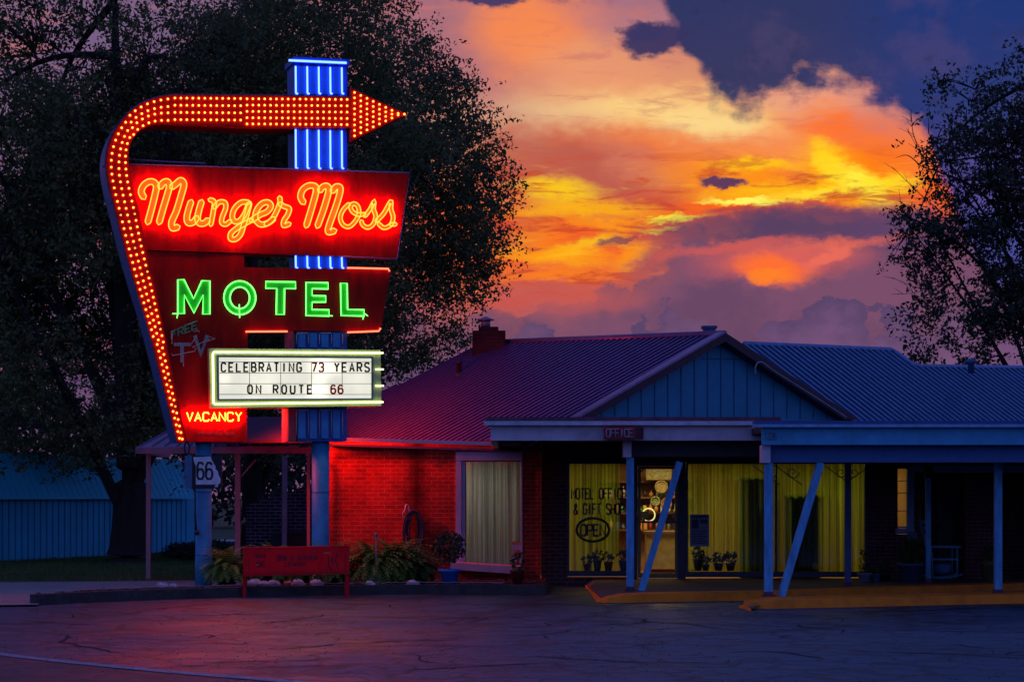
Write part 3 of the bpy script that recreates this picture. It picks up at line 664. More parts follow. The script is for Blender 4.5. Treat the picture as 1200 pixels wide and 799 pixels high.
m = MB(); m.tube([F2(449,413.5,.31), F2(250.5,412.5,.31), F2(249.5,414,.31), F2(250.2,472.3,.31), F2(251.5,473.3,.31), F2(449,471,.31)], .017, 6, ref=F2.n)
for y in (432.7, 452): m.tube([F2(440,y,.31), F2(449.5,y,.31)], .014, 6, ref=F2.n)
m.build('neon_tube', n_white, rb)
# poles
for (px, py, r, D) in ((238.5, 690, .142, 35.9), (375.5, 690, .155, 0)):
    b = SF(px, 600, -.24); zt = SF(px, 514, -.24).z
    m = MB(); m.tube([(b.x, b.y, 0), (b.x, b.y, .6), (b.x, b.y, .62), (b.x, b.y, zt)], [r*1.04, r*1.04, r, r], 20)
    m.tube([(b.x-.0, b.y, 0), (b.x, b.y, .03)], r*1.5, 20)
    po = m.build('pole', pole_paint, sign)
    m = MB()
    for z in (.62, 1.72): m.tube([(b.x, b.y, z), (b.x, b.y, z+.012)], r*1.03, 20)
    m.build('seam', mat('pole_seam', (.03, .08, .16), .6), po)
lp = SF(238.5, 600, -.24)
MB().tube([(lp.x-.10, lp.y-.17, 1.05), (lp.x-.12, lp.y-.18, 1.35), (lp.x-.12, lp.y-.17, 2.0)], .018, 6).ball((lp.x-.09, lp.y-.2, 1.02), .05).build('conduit', dark_metal, sign)
q = SF(219, 525, -.1)
MB().tube([q+Vector((.045*math.sin(a*.5236), 0, .11*math.cos(a*.5236))) for a in range(12)], .016, 5, closed=True, ref=(0, 1, 0)).build('hanging_ring', dark_metal, sign)
# light thrown from the back of the double sided sign
def area(name, loc, sx, sy, power, col, direction, spread=180):
    l = bpy.data.lights.new(name, 'AREA'); l.shape = 'RECTANGLE'; l.size = sx; l.size_y = sy; l.energy = power; l.color = col; l.spread = R(spread)
    o = bpy.data.objects.new(name, l); C.objects.link(o); o.location = loc; o.rotation_euler = Vector(direction).to_track_quat('-Z', 'Y').to_euler()
    return o
area('neon_back_face', SF(340, 425, -1.0), 1.1, .6, 185, (1, .035, .012), (2.2, 2.4, -2.3), 92)
area('neon_back_vacancy', SF(275, 480, -.9), .7, .4, 75, (1, .035, .012), (4.0, 2.2, -.5), 120)

# route marker hung on the left pole
MF = plane_map((0, lp.y-.36, 0), R(6))
rm = empty('route_marker', MF(238, 553, 0), 'black route marker box with a white state outline reading 66 on the left sign pole', 'road sign')
m = MB(); m.prism(MF, [(225,533.5),(260,533.5),(260,572.5),(225,572.5)], -.20, 0); m.build('box', mat('marker_black', (.012, .012, .016), .5), rm)
m = MB(); q0, q1 = MF(225,533.5,-.005), MF(225,572.5,-.005); m.solid([q0, q1, q1+Vector((-.15, .16, 0)), q0+Vector((-.15, .16, 0))], (.004, .006, 0)); m.build('side_panel', mat('marker_side', (.05, .16, .30), .5), rm)
mo_ = [(226.5,535.5),(247,534.5),(247.8,538),(250.5,543),(252.5,546),(252.5,549),(255.5,552.5),(256,556),(258.6,561),(258,566),(256,567),(255,570.5),(251.5,570.5),(252.5,567.5),(229.5,567.5),(229.5,546),(227.5,541)]
MB().prism(MF, mo_, .0, .008).build('state_outline', mat('marker_white', (.85, .83, .85), .5), rm)
m = MB(); text(m, MF, '66', 231.2, 561, 7.2, 19, 10.2, 1.25, .006, .013); m.build('numeral', blk, rm)
# ================================================================== GROUND
def asphalt_mat(name, base, rough, crack=1.0):
    m = bpy.data.materials.new(name); m.use_nodes = True; nt = m.node_tree; L = nt.links; N = nt.nodes.new; b = nt.nodes['Principled BSDF']
    g = N('ShaderNodeNewGeometry')
    n1 = N('ShaderNodeTexNoise'); n1.inputs['Scale'].default_value = .35; n1.inputs['Detail'].default_value = 7; n1.inputs['Roughness'].default_value = .6; L.new(g.outputs['Position'], n1.inputs['Vector'])
    n2 = N('ShaderNodeTexNoise'); n2.inputs['Scale'].default_value = 11; n2.inputs['Detail'].default_value = 8; n2.inputs['Roughness'].default_value = .85; L.new(g.outputs['Position'], n2.inputs['Vector'])
    # warped cells give the crack lines
    wv = N('ShaderNodeTexNoise'); wv.inputs['Scale'].default_value = 1.3; wv.inputs['Detail'].default_value = 6; L.new(g.outputs['Position'], wv.inputs['Vector'])
    mxv = N('ShaderNodeVectorMath'); mxv.operation = 'MULTIPLY_ADD'; L.new(wv.outputs['Color'], mxv.inputs[0]); mxv.inputs[1].default_value = (1.3, 1.3, 0); L.new(g.outputs['Position'], mxv.inputs[2])
    acc = None
    for sc, w, gate in ((.14, .013, .22), (.42, .030, .36), (1.3, .060, .44)):
        v = N('ShaderNodeTexVoronoi'); v.feature = 'DISTANCE_TO_EDGE'; v.inputs['Scale'].default_value = sc; L.new(mxv.outputs[0], v.inputs['Vector'])
        r = N('ShaderNodeMapRange'); L.new(v.outputs['Distance'], r.inputs[0]); r.inputs[1].default_value = 0; r.inputs[2].default_value = w; r.inputs[3].default_value = 1; r.inputs[4].default_value = 0
        gn = N('ShaderNodeTexNoise'); gn.inputs['Scale'].default_value = .5+sc*.2; gn.inputs['Detail'].default_value = 4; mp = N('ShaderNodeMapping'); mp.inputs['Location'].default_value = (sc*13, 7, 0)
        L.new(g.outputs['Position'], mp.inputs[0]); L.new(mp.outputs[0], gn.inputs['Vector'])
        gr = N('ShaderNodeMapRange'); L.new(gn.outputs['Fac'], gr.inputs[0]); gr.inputs[1].default_value = gate-.04; gr.inputs[2].default_value = gate+.05
        mm = N('ShaderNodeMath'); mm.operation = 'MULTIPLY'; L.new(r.outputs[0], mm.inputs[0]); L.new(gr.outputs[0], mm.inputs[1])
        if acc is None: acc = mm.outputs[0]
        else:
            a = N('ShaderNodeMath'); a.operation = 'MAXIMUM'; L.new(acc, a.inputs[0]); L.new(mm.outputs[0], a.inputs[1]); acc = a.outputs[0]
    r1 = N('ShaderNodeMapRange'); L.new(n1.outputs['Fac'], r1.inputs[0]); r1.inputs[1].default_value = .3; r1.inputs[2].default_value = .7; r1.inputs[3].default_value = .7; r1.inputs[4].default_value = 1.3
    r2 = N('ShaderNodeMapRange'); L.new(n2.outputs['Fac'], r2.inputs[0]); r2.inputs[1].default_value = .34; r2.inputs[2].default_value = .66; r2.inputs[3].default_value = .35; r2.inputs[4].default_value = 1.7
    n5 = N('ShaderNodeTexNoise'); n5.inputs['Scale'].default_value = 5.5; n5.inputs['Detail'].default_value = 7; n5.inputs['Roughness'].default_value = .8; L.new(g.outputs['Position'], n5.inputs['Vector'])
    r5 = N('ShaderNodeMapRange'); L.new(n5.outputs['Fac'], r5.inputs[0]); r5.inputs[1].default_value = .32; r5.inputs[2].default_value = .68; r5.inputs[3].default_value = .75; r5.inputs[4].default_value = 1.25
    p0 = N('ShaderNodeMath'); p0.operation = 'MULTIPLY'; L.new(r1.outputs[0], p0.inputs[0]); L.new(r5.outputs[0], p0.inputs[1])
    p = N('ShaderNodeMath'); p.operation = 'MULTIPLY'; L.new(p0.outputs[0], p.inputs[0]); L.new(r2.outputs[0], p.inputs[1])
    n6 = N('ShaderNodeTexNoise'); n6.inputs['Scale'].default_value = .8; n6.inputs['Detail'].default_value = 5; n6.inputs['Distortion'].default_value = .8; L.new(g.outputs['Position'], n6.inputs['Vector'])
    r6 = N('ShaderNodeMapRange'); r6.interpolation_type = 'SMOOTHSTEP'; L.new(n6.outputs['Fac'], r6.inputs[0]); r6.inputs[1].default_value = .56; r6.inputs[2].default_value = .66; r6.inputs[3].default_value = 1; r6.inputs[4].default_value = .45
    pq = N('ShaderNodeMath'); pq.operation = 'MULTIPLY'; L.new(p.outputs[0], pq.inputs[0]); L.new(r6.outputs[0], pq.inputs[1]); p = pq
    c1 = N('ShaderNodeMath'); c1.operation = 'MULTIPLY_ADD'; L.new(acc, c1.inputs[0]); c1.inputs[1].default_value = -.93*crack; c1.inputs[2].default_value = 1
    p2 = N('ShaderNodeMath'); p2.operation = 'MULTIPLY'; L.new(p.outputs[0], p2.inputs[0]); L.new(c1.outputs[0], p2.inputs[1])
    vm = N('ShaderNodeVectorMath'); vm.operation = 'SCALE'; vm.inputs[0].default_value = base; L.new(p2.outputs[0], vm.inputs['Scale']); L.new(vm.outputs[0], b.inputs['Base Color'])
    rr = N('ShaderNodeMapRange'); L.new(n1.outputs['Fac'], rr.inputs[0]); rr.inputs[1].default_value = .35; rr.inputs[2].default_value = .65; rr.inputs[3].default_value = rough-.1; rr.inputs[4].default_value = rough+.12
    L.new(rr.outputs[0], b.inputs['Roughness'])
    hh = N('ShaderNodeMath'); hh.operation = 'MULTIPLY_ADD'; L.new(acc, hh.inputs[0]); hh.inputs[1].default_value = -1.5; L.new(n2.outputs['Fac'], hh.inputs[2])
    bp = N('ShaderNodeBump'); bp.inputs['Strength'].default_value = .8; bp.inputs['Distance'].default_value = .010; L.new(hh.outputs[0], bp.inputs['Height']); L.new(bp.outputs[0], b.inputs['Normal'])
    return m
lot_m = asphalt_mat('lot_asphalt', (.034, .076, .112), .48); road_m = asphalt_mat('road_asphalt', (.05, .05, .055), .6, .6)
conc = mat('pale_concrete', (.30, .24, .22), .8, var=.2, vscale=1.5, bump=.3, bscale=25)
turf = mat('turf_soil', (.06, .085, .022), .95, var=.4, vscale=2.5, bump=.5, bscale=14)
soil = mat('mulch', (.06, .03, .022), .95, var=.5, vscale=14, bump=1, bscale=40)
def sheet(name, pts, z, m, th=None):
    o = MB().add([(x, y, z) for x, y in pts], [tuple(range(len(pts)))]).build(name, m, recalc=False)
    if o.data.polygons[0].normal.z < 0: o.data.flip_normals()
    return tag(o, kind='structure')
sheet('ground', [(2500*math.cos(a*math.pi/24), 2500*math.sin(a*math.pi/24)) for a in range(48)], -.012, turf)
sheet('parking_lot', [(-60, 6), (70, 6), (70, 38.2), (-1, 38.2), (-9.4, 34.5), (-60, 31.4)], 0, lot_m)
wl = [(G(x, y).x, G(x, y).y) for x, y in smooth_path([(-160,745),(0,768.5),(100,780),(200,789.5),(300,798),(400,806),(600,822),(900,845)], 6)]
sheet('road', wl+[(40, 6.2), (-40, 6.2), (-40, wl[0][1])], .004, road_m)
mk = MB(); wob = [math.sin(i*1.7)*.008+math.sin(i*.6)*.012 for i in range(len(wl))]
lo = [(x, y+.05+w, .008) for (x, y), w in zip(wl, wob)]; hi = [(x, y+.30+w*.8, .008) for (x, y), w in zip(wl, wob)]
mk.add(lo+hi, [(i, i+1, len(lo)+i+1, len(lo)+i) for i in range(len(lo)-1)])
lm = mk.build('lane_marking', mat('worn_white_line', (.24, .30, .36), .7, var=.6, vscale=12, bump=.3), recalc=False); tag(lm, kind='structure')
if lm.data.polygons[0].normal.z < 0: lm.data.flip_normals()
gp = lambda l, z: [(G(x, y, z).x, G(x, y, z).y) for x, y in l]
sheet('path', gp([(-200,711),(44,708),(62,696),(110,690),(250,686.5),(425,685),(425,680),(240,679.5),(60,681.5),(-200,684)], .03), .03, conc)
sheet('lawn', gp([(-420,684.3),(60,681.8),(240,680),(425,680.3)], .018)+[(-3.2, 62), (-3.2, 110), (-60, 110), (-60, 39)], .018, turf)
sheet('lawn', gp([(62,696.4),(110,690.4),(250,687),(260,690),(180,694),(72,701)], .034), .034, turf)
sheet('far_path', [(-12, 76), (30, 72), (30, 75.5), (-12, 79.5)], .05, mat('far_concrete', (.35, .35, .38), .8))
sheet('far_path', [(-12, 60), (-3.2, 60), (-3.2, 61.6), (-12, 61.6)], .05, MATS['far_concrete'])
# blades of grass
rs = np.random.RandomState(4)
def grass(n, xs, ys, hmin, hmax, col, name, test=None):
    x = rs.uniform(*xs, n*2); y = rs.uniform(*ys, n*2)
    if test is not None:
        k = test(x, y); x, y = x[k][:n], y[k][:n]
    n = len(x); h = rs.uniform(hmin, hmax, n); a = rs.uniform(0, 6.28, n); w = .012
    dx_, dy_ = np.cos(a)*w, np.sin(a)*w; lx, ly = rs.normal(0, .03, n), rs.normal(0, .03, n)
    V = np.stack([np.stack([x-dx_, y-dy_, np.full(n, .015)], 1), np.stack([x+dx_, y+dy_, np.full(n, .015)], 1), np.stack([x+lx, y+ly, h+.015], 1)], 1).reshape(-1, 3)
    o = raw_mesh(name, V, np.arange(3*n).reshape(-1, 3), col); return tag(o, 'short green grass covering the lawn by the blue shed', 'grass', kind='stuff')
grass_m = mat('grass_blade', (.09, .13, .025), .8, var=.4, vscale=.6)
grass(60000, (-26, -3.3), (39.3, 62), .03, .09, grass_m, 'grass', lambda x, y: (x/y*2400 > -640) & (y > 39.6-.04*(x+6)))

# ------------------------------------------------------------------ planter bed and kerbs
fr_px = [(42,709),(120,705),(200,702),(300,699),(410,697),(500,696),(600,696.5),(640,697)]
fr = [G(x, y) for x, y in fr_px]
bk = []
for (x, y), p in zip(fr_px, fr):
    d = min(p.y+1.35, 37.5) if x < 380 else 37.55
    if x < 60: d = p.y+.5
    bk.append(Vector((p.x*d/p.y, d, 0)))
m = MB()
for i in range(len(fr)-1):
    a, b = fr[i], fr[i+1]; d = (b-a).normalized(); w = Vector((-d.y, d.x, 0))*.14
    m.solid([a, b, b+w, a+w], (0, 0, .165))
a, b = fr[0], bk[0]; m.solid([a+Vector((.0, .14, 0)), b+Vector((0, .1, 0)), b+Vector((.14, .1, 0)), a+Vector((.14, .14, 0))], (0, 0, .15))
tag(m.build('planter_kerb', mat('old_timber_kerb', (.07, .055, .05), .85, var=.4, vscale=5, bump=.6, bscale=20)), kind='structure')
m = MB(); k = len(fr)
m.add([p+Vector((.05, .12, .11)) for p in fr]+[p+Vector((0, 0, .14)) for p in bk], [(i, i+1, k+i+1, k+i) for i in range(k-1)])
o = m.build('flower_bed', soil, recalc=False); tag(o, kind='structure')
if o.data.polygons[0].normal.z < 0: o.data.flip_normals()
m = MB(); rnd = random.Random(3)
for i in range(260):
    t = rnd.random()*(k-1); j = int(t); f = fr[j].lerp(fr[j+1], t-j); g_ = bk[j].lerp(bk[j+1], t-j); q = f.lerp(g_, rnd.uniform(.12, .95))
    m.ball((q.x, q.y, .14), rnd.uniform(.02, .05), 5, 3, (1.3, 1, .6), .3, rnd)
tag(m.build('mulch', mat('bark_chips', (.12, .05, .035), .95, var=.4)), 'dark red bark mulch lying in the planter bed', 'mulch', kind='stuff')
# low scalloped edging, a pale cord between pegs
m = MB(); pts = []
for i in range(k-2):
    for s in range(12):
        q = fr[i].lerp(fr[i+1], s/12); pts.append((q.x, q.y+.07, .19+.018*abs(math.sin((i*12+s)*1.3))))
m.tube(pts, .007, 4)
tag(m.build('garden_edging', mat('pale_cord', (.40, .34, .34), .7)), 'thin pale scalloped edging along the top of the planter kerb', 'edging')
# office walk with yellow painted edges
yel = mat('yellow_kerb_paint', (1.0, .24, .002), .75, var=.3, vscale=3, bump=.4, bscale=20)
walk = mat('walk_concrete', (.10, .09, .09), .85, var=.2, bump=.2)
def raised(name, front, back, z, face, top, lip):
    """front / back ground lines; painted face and lip, bare top behind"""
    m = MB(); n = len(front); f0 = [Vector((p[0], p[1], 0)) for p in front]; b0 = [Vector((p[0], p[1], z)) for p in back]
    zs = [z*(.2, .6, .9)[i] if i < 3 else z for i in range(n)]; f1 = [p+Vector((0, .04, zs[i])) for i, p in enumerate(f0)]; b0[0].z = zs[0]+.004; b0[1].z = zs[1]+.004; f2 = [p+Vector((.10 if i == 0 else 0, lip*(.35 if i == 0 else 1), zs[i]+.004)) for i, p in enumerate(f0)]
    m.add(f0+f1+f2, [(i, i+1, n+i+1, n+i) for i in range(n-1)]+[(n+i, n+i+1, 2*n+i+1, 2*n+i) for i in range(n-1)])
    m.add([f0[0], f1[0], f2[0], b0[0], Vector((b0[0].x, b0[0].y, 0))], [(0, 1, 2, 3, 4)])
    if top: m.m(1).add(f2+b0, [(i, i+1, n+i+1, n+i) for i in range(n-1)])
    return tag(m.build(name, [face, walk]), kind='structure')
w0 = [(G(x, y).x, G(x, y).y) for x, y in ((699,705),(712,706),(730,706),(760,705.3),(800,704.5),(900,703),(1000,699),(1100,695),(1200,691.5),(1440,683))]
raised('office_walk', w0, [(1.35, 38.3), (1.42, 38.3)]+[(1.5, 38.3), (2.0, 38.3), (3.0, 38.3), (4.4, 38.3), (6, 38.3), (7.6, 38.3), (9.4, 38.3), (12.6, 38.3)], .13, yel, True, .55)
w1 = [(G(x, y).x, G(x, y).y) for x, y in ((866,712),(880,713),(920,712.5),(1000,711),(1100,708.5),(1200,706.5),(1440,701))]
w1b = [(G(x, y, .14).x, G(x, y, .14).y) for x, y in ((880,704),(905,698.5),(940,697),(1000,696),(1100,693.5),(1200,692),(1440,688))]
raised('kerb_island', w1, w1b, .14, yel, True, .9)
# grit and litter lying on the lot
r = np.random.RandomState(12); n = 1500
yy_ = 17.5+16*r.uniform(0, 1, n)**1.3; xx_ = r.uniform(-.27, .27, n)*yy_
clm = np.array([mnoise.noise(Vector((a*.45, b*.3, 2))) for a, b in zip(xx_, yy_)]); kk = (clm > -.05) & (yy_ < 30.2); xx_, yy_ = xx_[kk], yy_[kk]; n = len(xx_)
rr_ = r.uniform(.005, .013, n); an = r.uniform(0, 6.28, (n, 1)); c4 = np.array([[1, 0], [0, 1.0], [-1, 0], [0, -1.0]])
base4 = np.stack([np.cos(an+np.arange(4)*1.57)*rr_[:, None]*r.uniform(.7, 1.4, (n, 4)), np.sin(an+np.arange(4)*1.57)*rr_[:, None]*r.uniform(.7, 1.4, (n, 4))], 2)
V = np.zeros((n, 5, 3)); V[:, :4, 0] = xx_[:, None]+base4[:, :, 0]; V[:, :4, 1] = yy_[:, None]+base4[:, :, 1]; V[:, :4, 2] = .0065; V[:, 4, 0] = xx_; V[:, 4, 1] = yy_; V[:, 4, 2] = .0065+rr_*.8
b_ = (np.arange(n)*5)[:, None, None]; Fq = (b_+np.array([[0, 1, 4], [1, 2, 4], [2, 3, 4], [3, 0, 4]])[None]).reshape(-1, 3)
tag(raw_mesh('gravel', V.reshape(-1, 3), Fq, mat('dark_grit', (.018, .018, .022), .9, var=.6, vscale=3)), 'fine dark grit and small stones strewn over the worn asphalt lot', 'gravel', kind='stuff')
# open cracks in the lot, as narrow wandering strips of dark filler
rnd = random.Random(41); cm = MB()
def crack(p, ang, L, w, fork=2):
    pts = []; x, y = p; a = ang; s = .16; n = int(L/s)
    for i in range(n+1):
        pts.append((x, y)); a += rnd.gauss(0, .28)-(a-ang)*.12; x += math.cos(a)*s; y += math.sin(a)*s
        if fork and rnd.random() < .035: crack((x, y), a+rnd.choice((-1, 1))*rnd.uniform(.6, 1.3), L*rnd.uniform(.15, .35), w*.7, fork-1)
    ws = [w*(.35+rnd.random()*.9)*min(1, 4*min(i, n-i)/max(n, 1)+.1) for i in range(n+1)]
    Lp, Rp = offset_pair(pts, ws); k = len(pts); z = .0042+.00002*(len(cm.v) % 37)
    cm.add([(q[0], q[1], z) for q in Lp]+[(q[0], q[1], z) for q in Rp], [(i, i+1, k+i+1, k+i) for i in range(k-1)])
for (a, b) in (((60,742),(300,762)),((300,762),(600,748)),((560,735),(820,728)),((700,722),(960,741)),((900,737),(1230,748)),((980,760),(1250,779)),((420,722),(640,728)),((600,768),(860,782)),((190,722),(330,716)),((840,765),(1010,758)),((20,726),(160,733)),((450,785),(690,775))):
    p, q = G(*a), G(*b); crack((p.x, p.y), math.atan2(q.y-p.y, q.x-p.x), (q-p).length, .028, 2)
for i in range(34):
    y = 18.5+13*rnd.random(); crack((rnd.uniform(-.24, .26)*y, y), rnd.uniform(0, 6.28), rnd.uniform(.8, 3.2), .018, 1)
o = cm.build('crack', mat('crack_filler', (.006, .007, .010), .95, var=.3), recalc=False); tag(o, kind='structure')
# ================================================================== MOTEL OFFICE
WD = 37.6
WF = wall(WD); OF = wall(38.0)
soot = P(489, 600, WD).x
red_brick = brick_mat('red_brick', (.62, .025, .010, 1), (.40, .02, .010, 1), (.60, .12, .085, 1), stain=(soot, .14))
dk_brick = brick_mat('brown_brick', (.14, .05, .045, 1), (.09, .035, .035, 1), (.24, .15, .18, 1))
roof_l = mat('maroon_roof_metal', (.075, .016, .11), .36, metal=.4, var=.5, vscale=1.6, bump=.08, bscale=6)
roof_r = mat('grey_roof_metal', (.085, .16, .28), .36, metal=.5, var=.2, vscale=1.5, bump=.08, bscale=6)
maroon = mat('maroon_trim', (.07, .012, .03), .5, var=.2)
cyan_siding = mat('pale_blue_siding', (.035, .27, .42), .6, var=.15, vscale=2)
brown_wood = mat('dark_brown_board', (.028, .022, .026), .7, var=.3)
lilac = mat('white_frame_paint', (.50, .40, .52), .6, var=.15, vscale=5, bump=.1)
alu = mat('dull_aluminium', (.05, .055, .075), .4, metal=.5)
glass = glass_mat(refl=.035)
bld = empty('motel_office', (0.5, 37.6, 0), 'low brick motel office with a gabled standing seam metal roof', 'building')
def rect(x0, y0, x1, y1): return [(x0,y0),(x1,y0),(x1,y1),(x0,y1)]
# red painted wall
m = MB()
for r_ in (rect(386,516,534,693), rect(612,516,633.5,693), rect(534,664,612,693), rect(534,516,612,530)): m.prism(WF, r_, -.22, 0)
a = WF(386, 693, 0); m.box((a.x, WD+.221, -.05), (a.x+.2, 44, 2.6))
m.build('brick_wall', red_brick, bld)
# brown brick under the canopy
m = MB()
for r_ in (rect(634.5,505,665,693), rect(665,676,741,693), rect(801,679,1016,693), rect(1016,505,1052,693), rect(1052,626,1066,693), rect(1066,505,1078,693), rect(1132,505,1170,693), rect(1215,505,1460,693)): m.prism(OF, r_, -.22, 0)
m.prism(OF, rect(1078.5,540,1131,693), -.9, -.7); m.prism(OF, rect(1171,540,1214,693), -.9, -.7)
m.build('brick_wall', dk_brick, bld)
m = MB(); m.prism(OF, rect(665.3,505,1015.7,541), -.2, .02); m.prism(OF, rect(1052.3,505,1065.7,547), -.15, .02); m.prism(OF, rect(1078.5,505,1131.5,545), -.15, .02); m.prism(OF, rect(1170.5,505,1214.5,545), -.15, .02)
m.build('header_board', brown_wood, bld)
# inside shell: floor, back, sides, ceiling
room = mat('ochre_plaster', (.34, .17, .07), .8, var=.15)
x0, x1 = P(470, 0, 38).x, P(1076, 0, 38).x
m = MB(); m.box((x0, 38.25, .08), (x1, 43, .12)); m.box((x0, 43, .1), (x1, 43.15, 2.55)); m.box((x0-.1, 38.25, .1), (x0, 43, 2.55)); m.box((x1, 38.25, .1), (x1+.1, 43, 2.55)); m.box((x0, 38.25, 2.45), (x1, 43, 2.55))
xp = P(640, 0, 38).x; m.box((xp, 38.25, .12), (xp+.08, 43, 2.45))
m.build('interior_shell', room, bld)
# gutters of the red wall
m = MB(); m.prism(wall(WD-.35), [(368,511.5),(622,519),(622,523),(368,515.5)], -.12, 0); m.build('gutter', lilac, bld)
m = MB(); m.prism(wall(WD-.02), [(386,519.5),(634,528),(634,530.6),(386,522.2)], -.02, .06); m.build('frieze_board', mat('plum_board', (.16, .05, .12), .6), bld)
m = MB(); q = WF(384, 600, .08); m.tube([(q.x, q.y, .1), (q.x, q.y, 2.45), (q.x+.05, q.y-.2, 2.6)], .03, 8); m.build('downspout', lilac, bld)
# picture window in the red wall
m = MB(); m.prism(WF, rect(534,529.5,612,539.5), -.08, .05)
m.prism(WF, rect(534,539.7,540.5,662), -.08, .045); m.prism(WF, rect(540.7,541,545,659), -.16, .01); m.prism(WF, rect(610.4,539.7,612.2,664), -.1, .03)
w = m.build('window', lilac, bld)
MB().prism(WF, [(545.2,541),(610.2,541),(610.2,663),(545.2,658)], -.13, -.12).build('pane', glass_mat('front_glass', .07), w)
MB().solid([WF(527,658.5,.30), WF(607,664,.30), WF(614,662.5,0), WF(531,657,0)], (0, 0, -.13)).build('sill', mat('sill_paint', (.62, .42, .48), .6, var=.15, bump=.1), w)
# office windows
def office_window(x0, y0, x1, y1, mull=()):
    m = MB(); e = 2.4
    m.prism(OF, rect(x0,y0,x1,y0+e), -.1, .03); m.prism(OF, rect(x0,y1-e,x1,y1), -.1, .03); m.prism(OF, rect(x0,y0+e+.05,x0+e,y1-e-.05), -.1, .03); m.prism(OF, rect(x1-e,y0+e+.05,x1,y1-e-.05), -.1, .03)
    for mx in mull: m.prism(OF, rect(mx-.9,y0+e+.05,mx+.9,y1-e-.05), -.1, .025)
    w = m.build('window', alu, bld)
    MB().prism(OF, rect(x0+e+.1,y0+e+.1,x1-e-.1,y1-e-.1), -.06, -.05).build('pane', glass, w)
    MB().prism(OF, rect(x0-1,y1+.1,x1+1,y1+4), -.08, .09).build('sill', alu, w)
    return w
w1_ = office_window(665, 541, 741, 671)
w2_ = office_window(804, 541, 1016, 672, (910,))
blue_paint = mat('pale_blue_frame', (.22, .34, .52), .6, var=.1)
m = MB(); m.prism(OF, rect(1052,547,1065,549), -.1, .02); m.prism(OF, rect(1052,616.5,1065,618.5), -.1, .02)
for y in (563, 577, 598): m.prism(OF, rect(1052,y,1063,y+.8), -.08, 0)
m.prism(OF, rect(1063.2,547,1071,619), -.05, .05); w = m.build('window', blue_paint, bld)
MB().prism(OF, rect(1052,549,1063,616.5), -.07, -.06).build('pane', glass, w)
MB().prism(OF, rect(1050.5,619,1072,625.5), -.05, .14).build('sill', blue_paint, w)
# lettering on the glass
letter_m = mat('brown_window_letter', (.05, .022, .04), .6)
m = MB(); text(m, OF, 'MOTEL OFFICE', 669.8, 584.2, 4.1, 12, 5.42, .85, -.045, -.035); text(m, OF, '& GIFT SHOP', 672.8, 602.2, 4.1, 12, 5.42, .9, -.045, -.035)
m.build('window_lettering', letter_m, w1_)
# door
m = MB(); m.prism(OF, rect(742,541,747.2,683), -.12, .02); m.prism(OF, rect(794.5,541,803.5,683), -.12, .02); m.prism(OF, rect(747.4,541,794.3,546), -.12, .02)
dr = m.build('door', alu, bld)
m = MB(); m.prism(OF, rect(747.6,546.3,751,677), -.06, -.01); m.prism(OF, rect(791,546.3,794.2,677), -.06, -.01); m.prism(OF, rect(751.1,546.3,790.9,549.5), -.06, -.01); m.prism(OF, rect(751.1,671,790.9,677), -.06, -.01)
m.build('frame', mat('brass_edge', (.20, .16, .06), .4, metal=.6), dr)
MB().prism(OF, rect(751.2,549.7,790.8,670.8), -.04, -.032).build('pane', glass, dr)
MB().prism(OF, rect(751,610,794,612.5), .03, .06).build('handle', alu, dr)
MB().prism(OF, rect(742,683.2,806,687), -.1, .22).build('step', mat('grey_step', (.09, .09, .11), .8), dr)
# recessed room door
m = MB(); m.prism(OF, rect(1098,556,1124,676), -.69, -.64); dd = m.build('door', mat('dark_green_door', (.016, .022, .022), .5), bld)
MB().ball(OF(1101, 618, -.60), .035).build('handle', alu, dd)
m = MB(); m.prism(wall(37.3), rect(1066,545,1460,553.5), -.1, 0); m.build('porch_beam', mat('porch_blue', (.09, .30, .55), .6, var=.1), bld)
# ---------------- roofs
A = P(850, 393, 40); R2 = P(560, 404, 44); FT = P(621, 521, 37.15)
LS = Plane3(A, R2, FT)
lpx = [(850,393),(560,404),(480,445),(408,480),(388,492),(366,512.5),(621,521)]
lp3 = [LS.at(x, y) for x, y in lpx]
lroof = MB().solid(lp3, (0, 0, -.07)).build('roof', roof_l, bld)
def seams(poly3, o, step, fall, w=.022, h=.04, span=(0, 60), clipn=None):
    """raised seams parallel to fall, clipped to the polygon"""
    n = (Vector(poly3[1])-poly3[0]).cross(Vector(poly3[2])-poly3[0]).normalized()
    if n.z < 0: n = -n
    fall = fall.normalized(); side = n.cross(fall).normalized(); pts = [(p.dot(fall), p.dot(side)) for p in poly3]; m = MB()
    n_off = poly3[0].dot(n); s = min(b for a, b in pts)+step*.5
    while s < max(b for a, b in pts):
        xs = []
        for i in range(len(pts)):
            (a0, b0), (a1, b1) = pts[i], pts[(i+1) % len(pts)]
            if (b0-s)*(b1-s) < 0: xs.append(a0+(a1-a0)*(s-b0)/(b1-b0))
        xs.sort()
        for j in range(0, len(xs)-1, 2):
            if xs[j+1]-xs[j] > .05:
                p, q = fall*xs[j]+side*s+n*n_off, fall*(xs[j+1]+.03)+side*s+n*n_off
                m.solid([p-side*w, q-side*w, q+side*w, p+side*w], n*h)
        s += step
    return m
seams(lp3, None, .145, FT-A, w=.024, h=.045).build('standing_seam', mat('seam_highlight', (.18, .08, .25), .35, metal=.5, var=.2), lroof)  # seams paler than the sheet: rib highlights put into the colour
m = MB(); m.tube([A+Vector((0, 0, .03)), R2+Vector((0, 0, .03))], .07, 6); m.build('ridge_cap', mat('ridge_metal', (.22, .10, .20), .4, metal=.4), lroof)
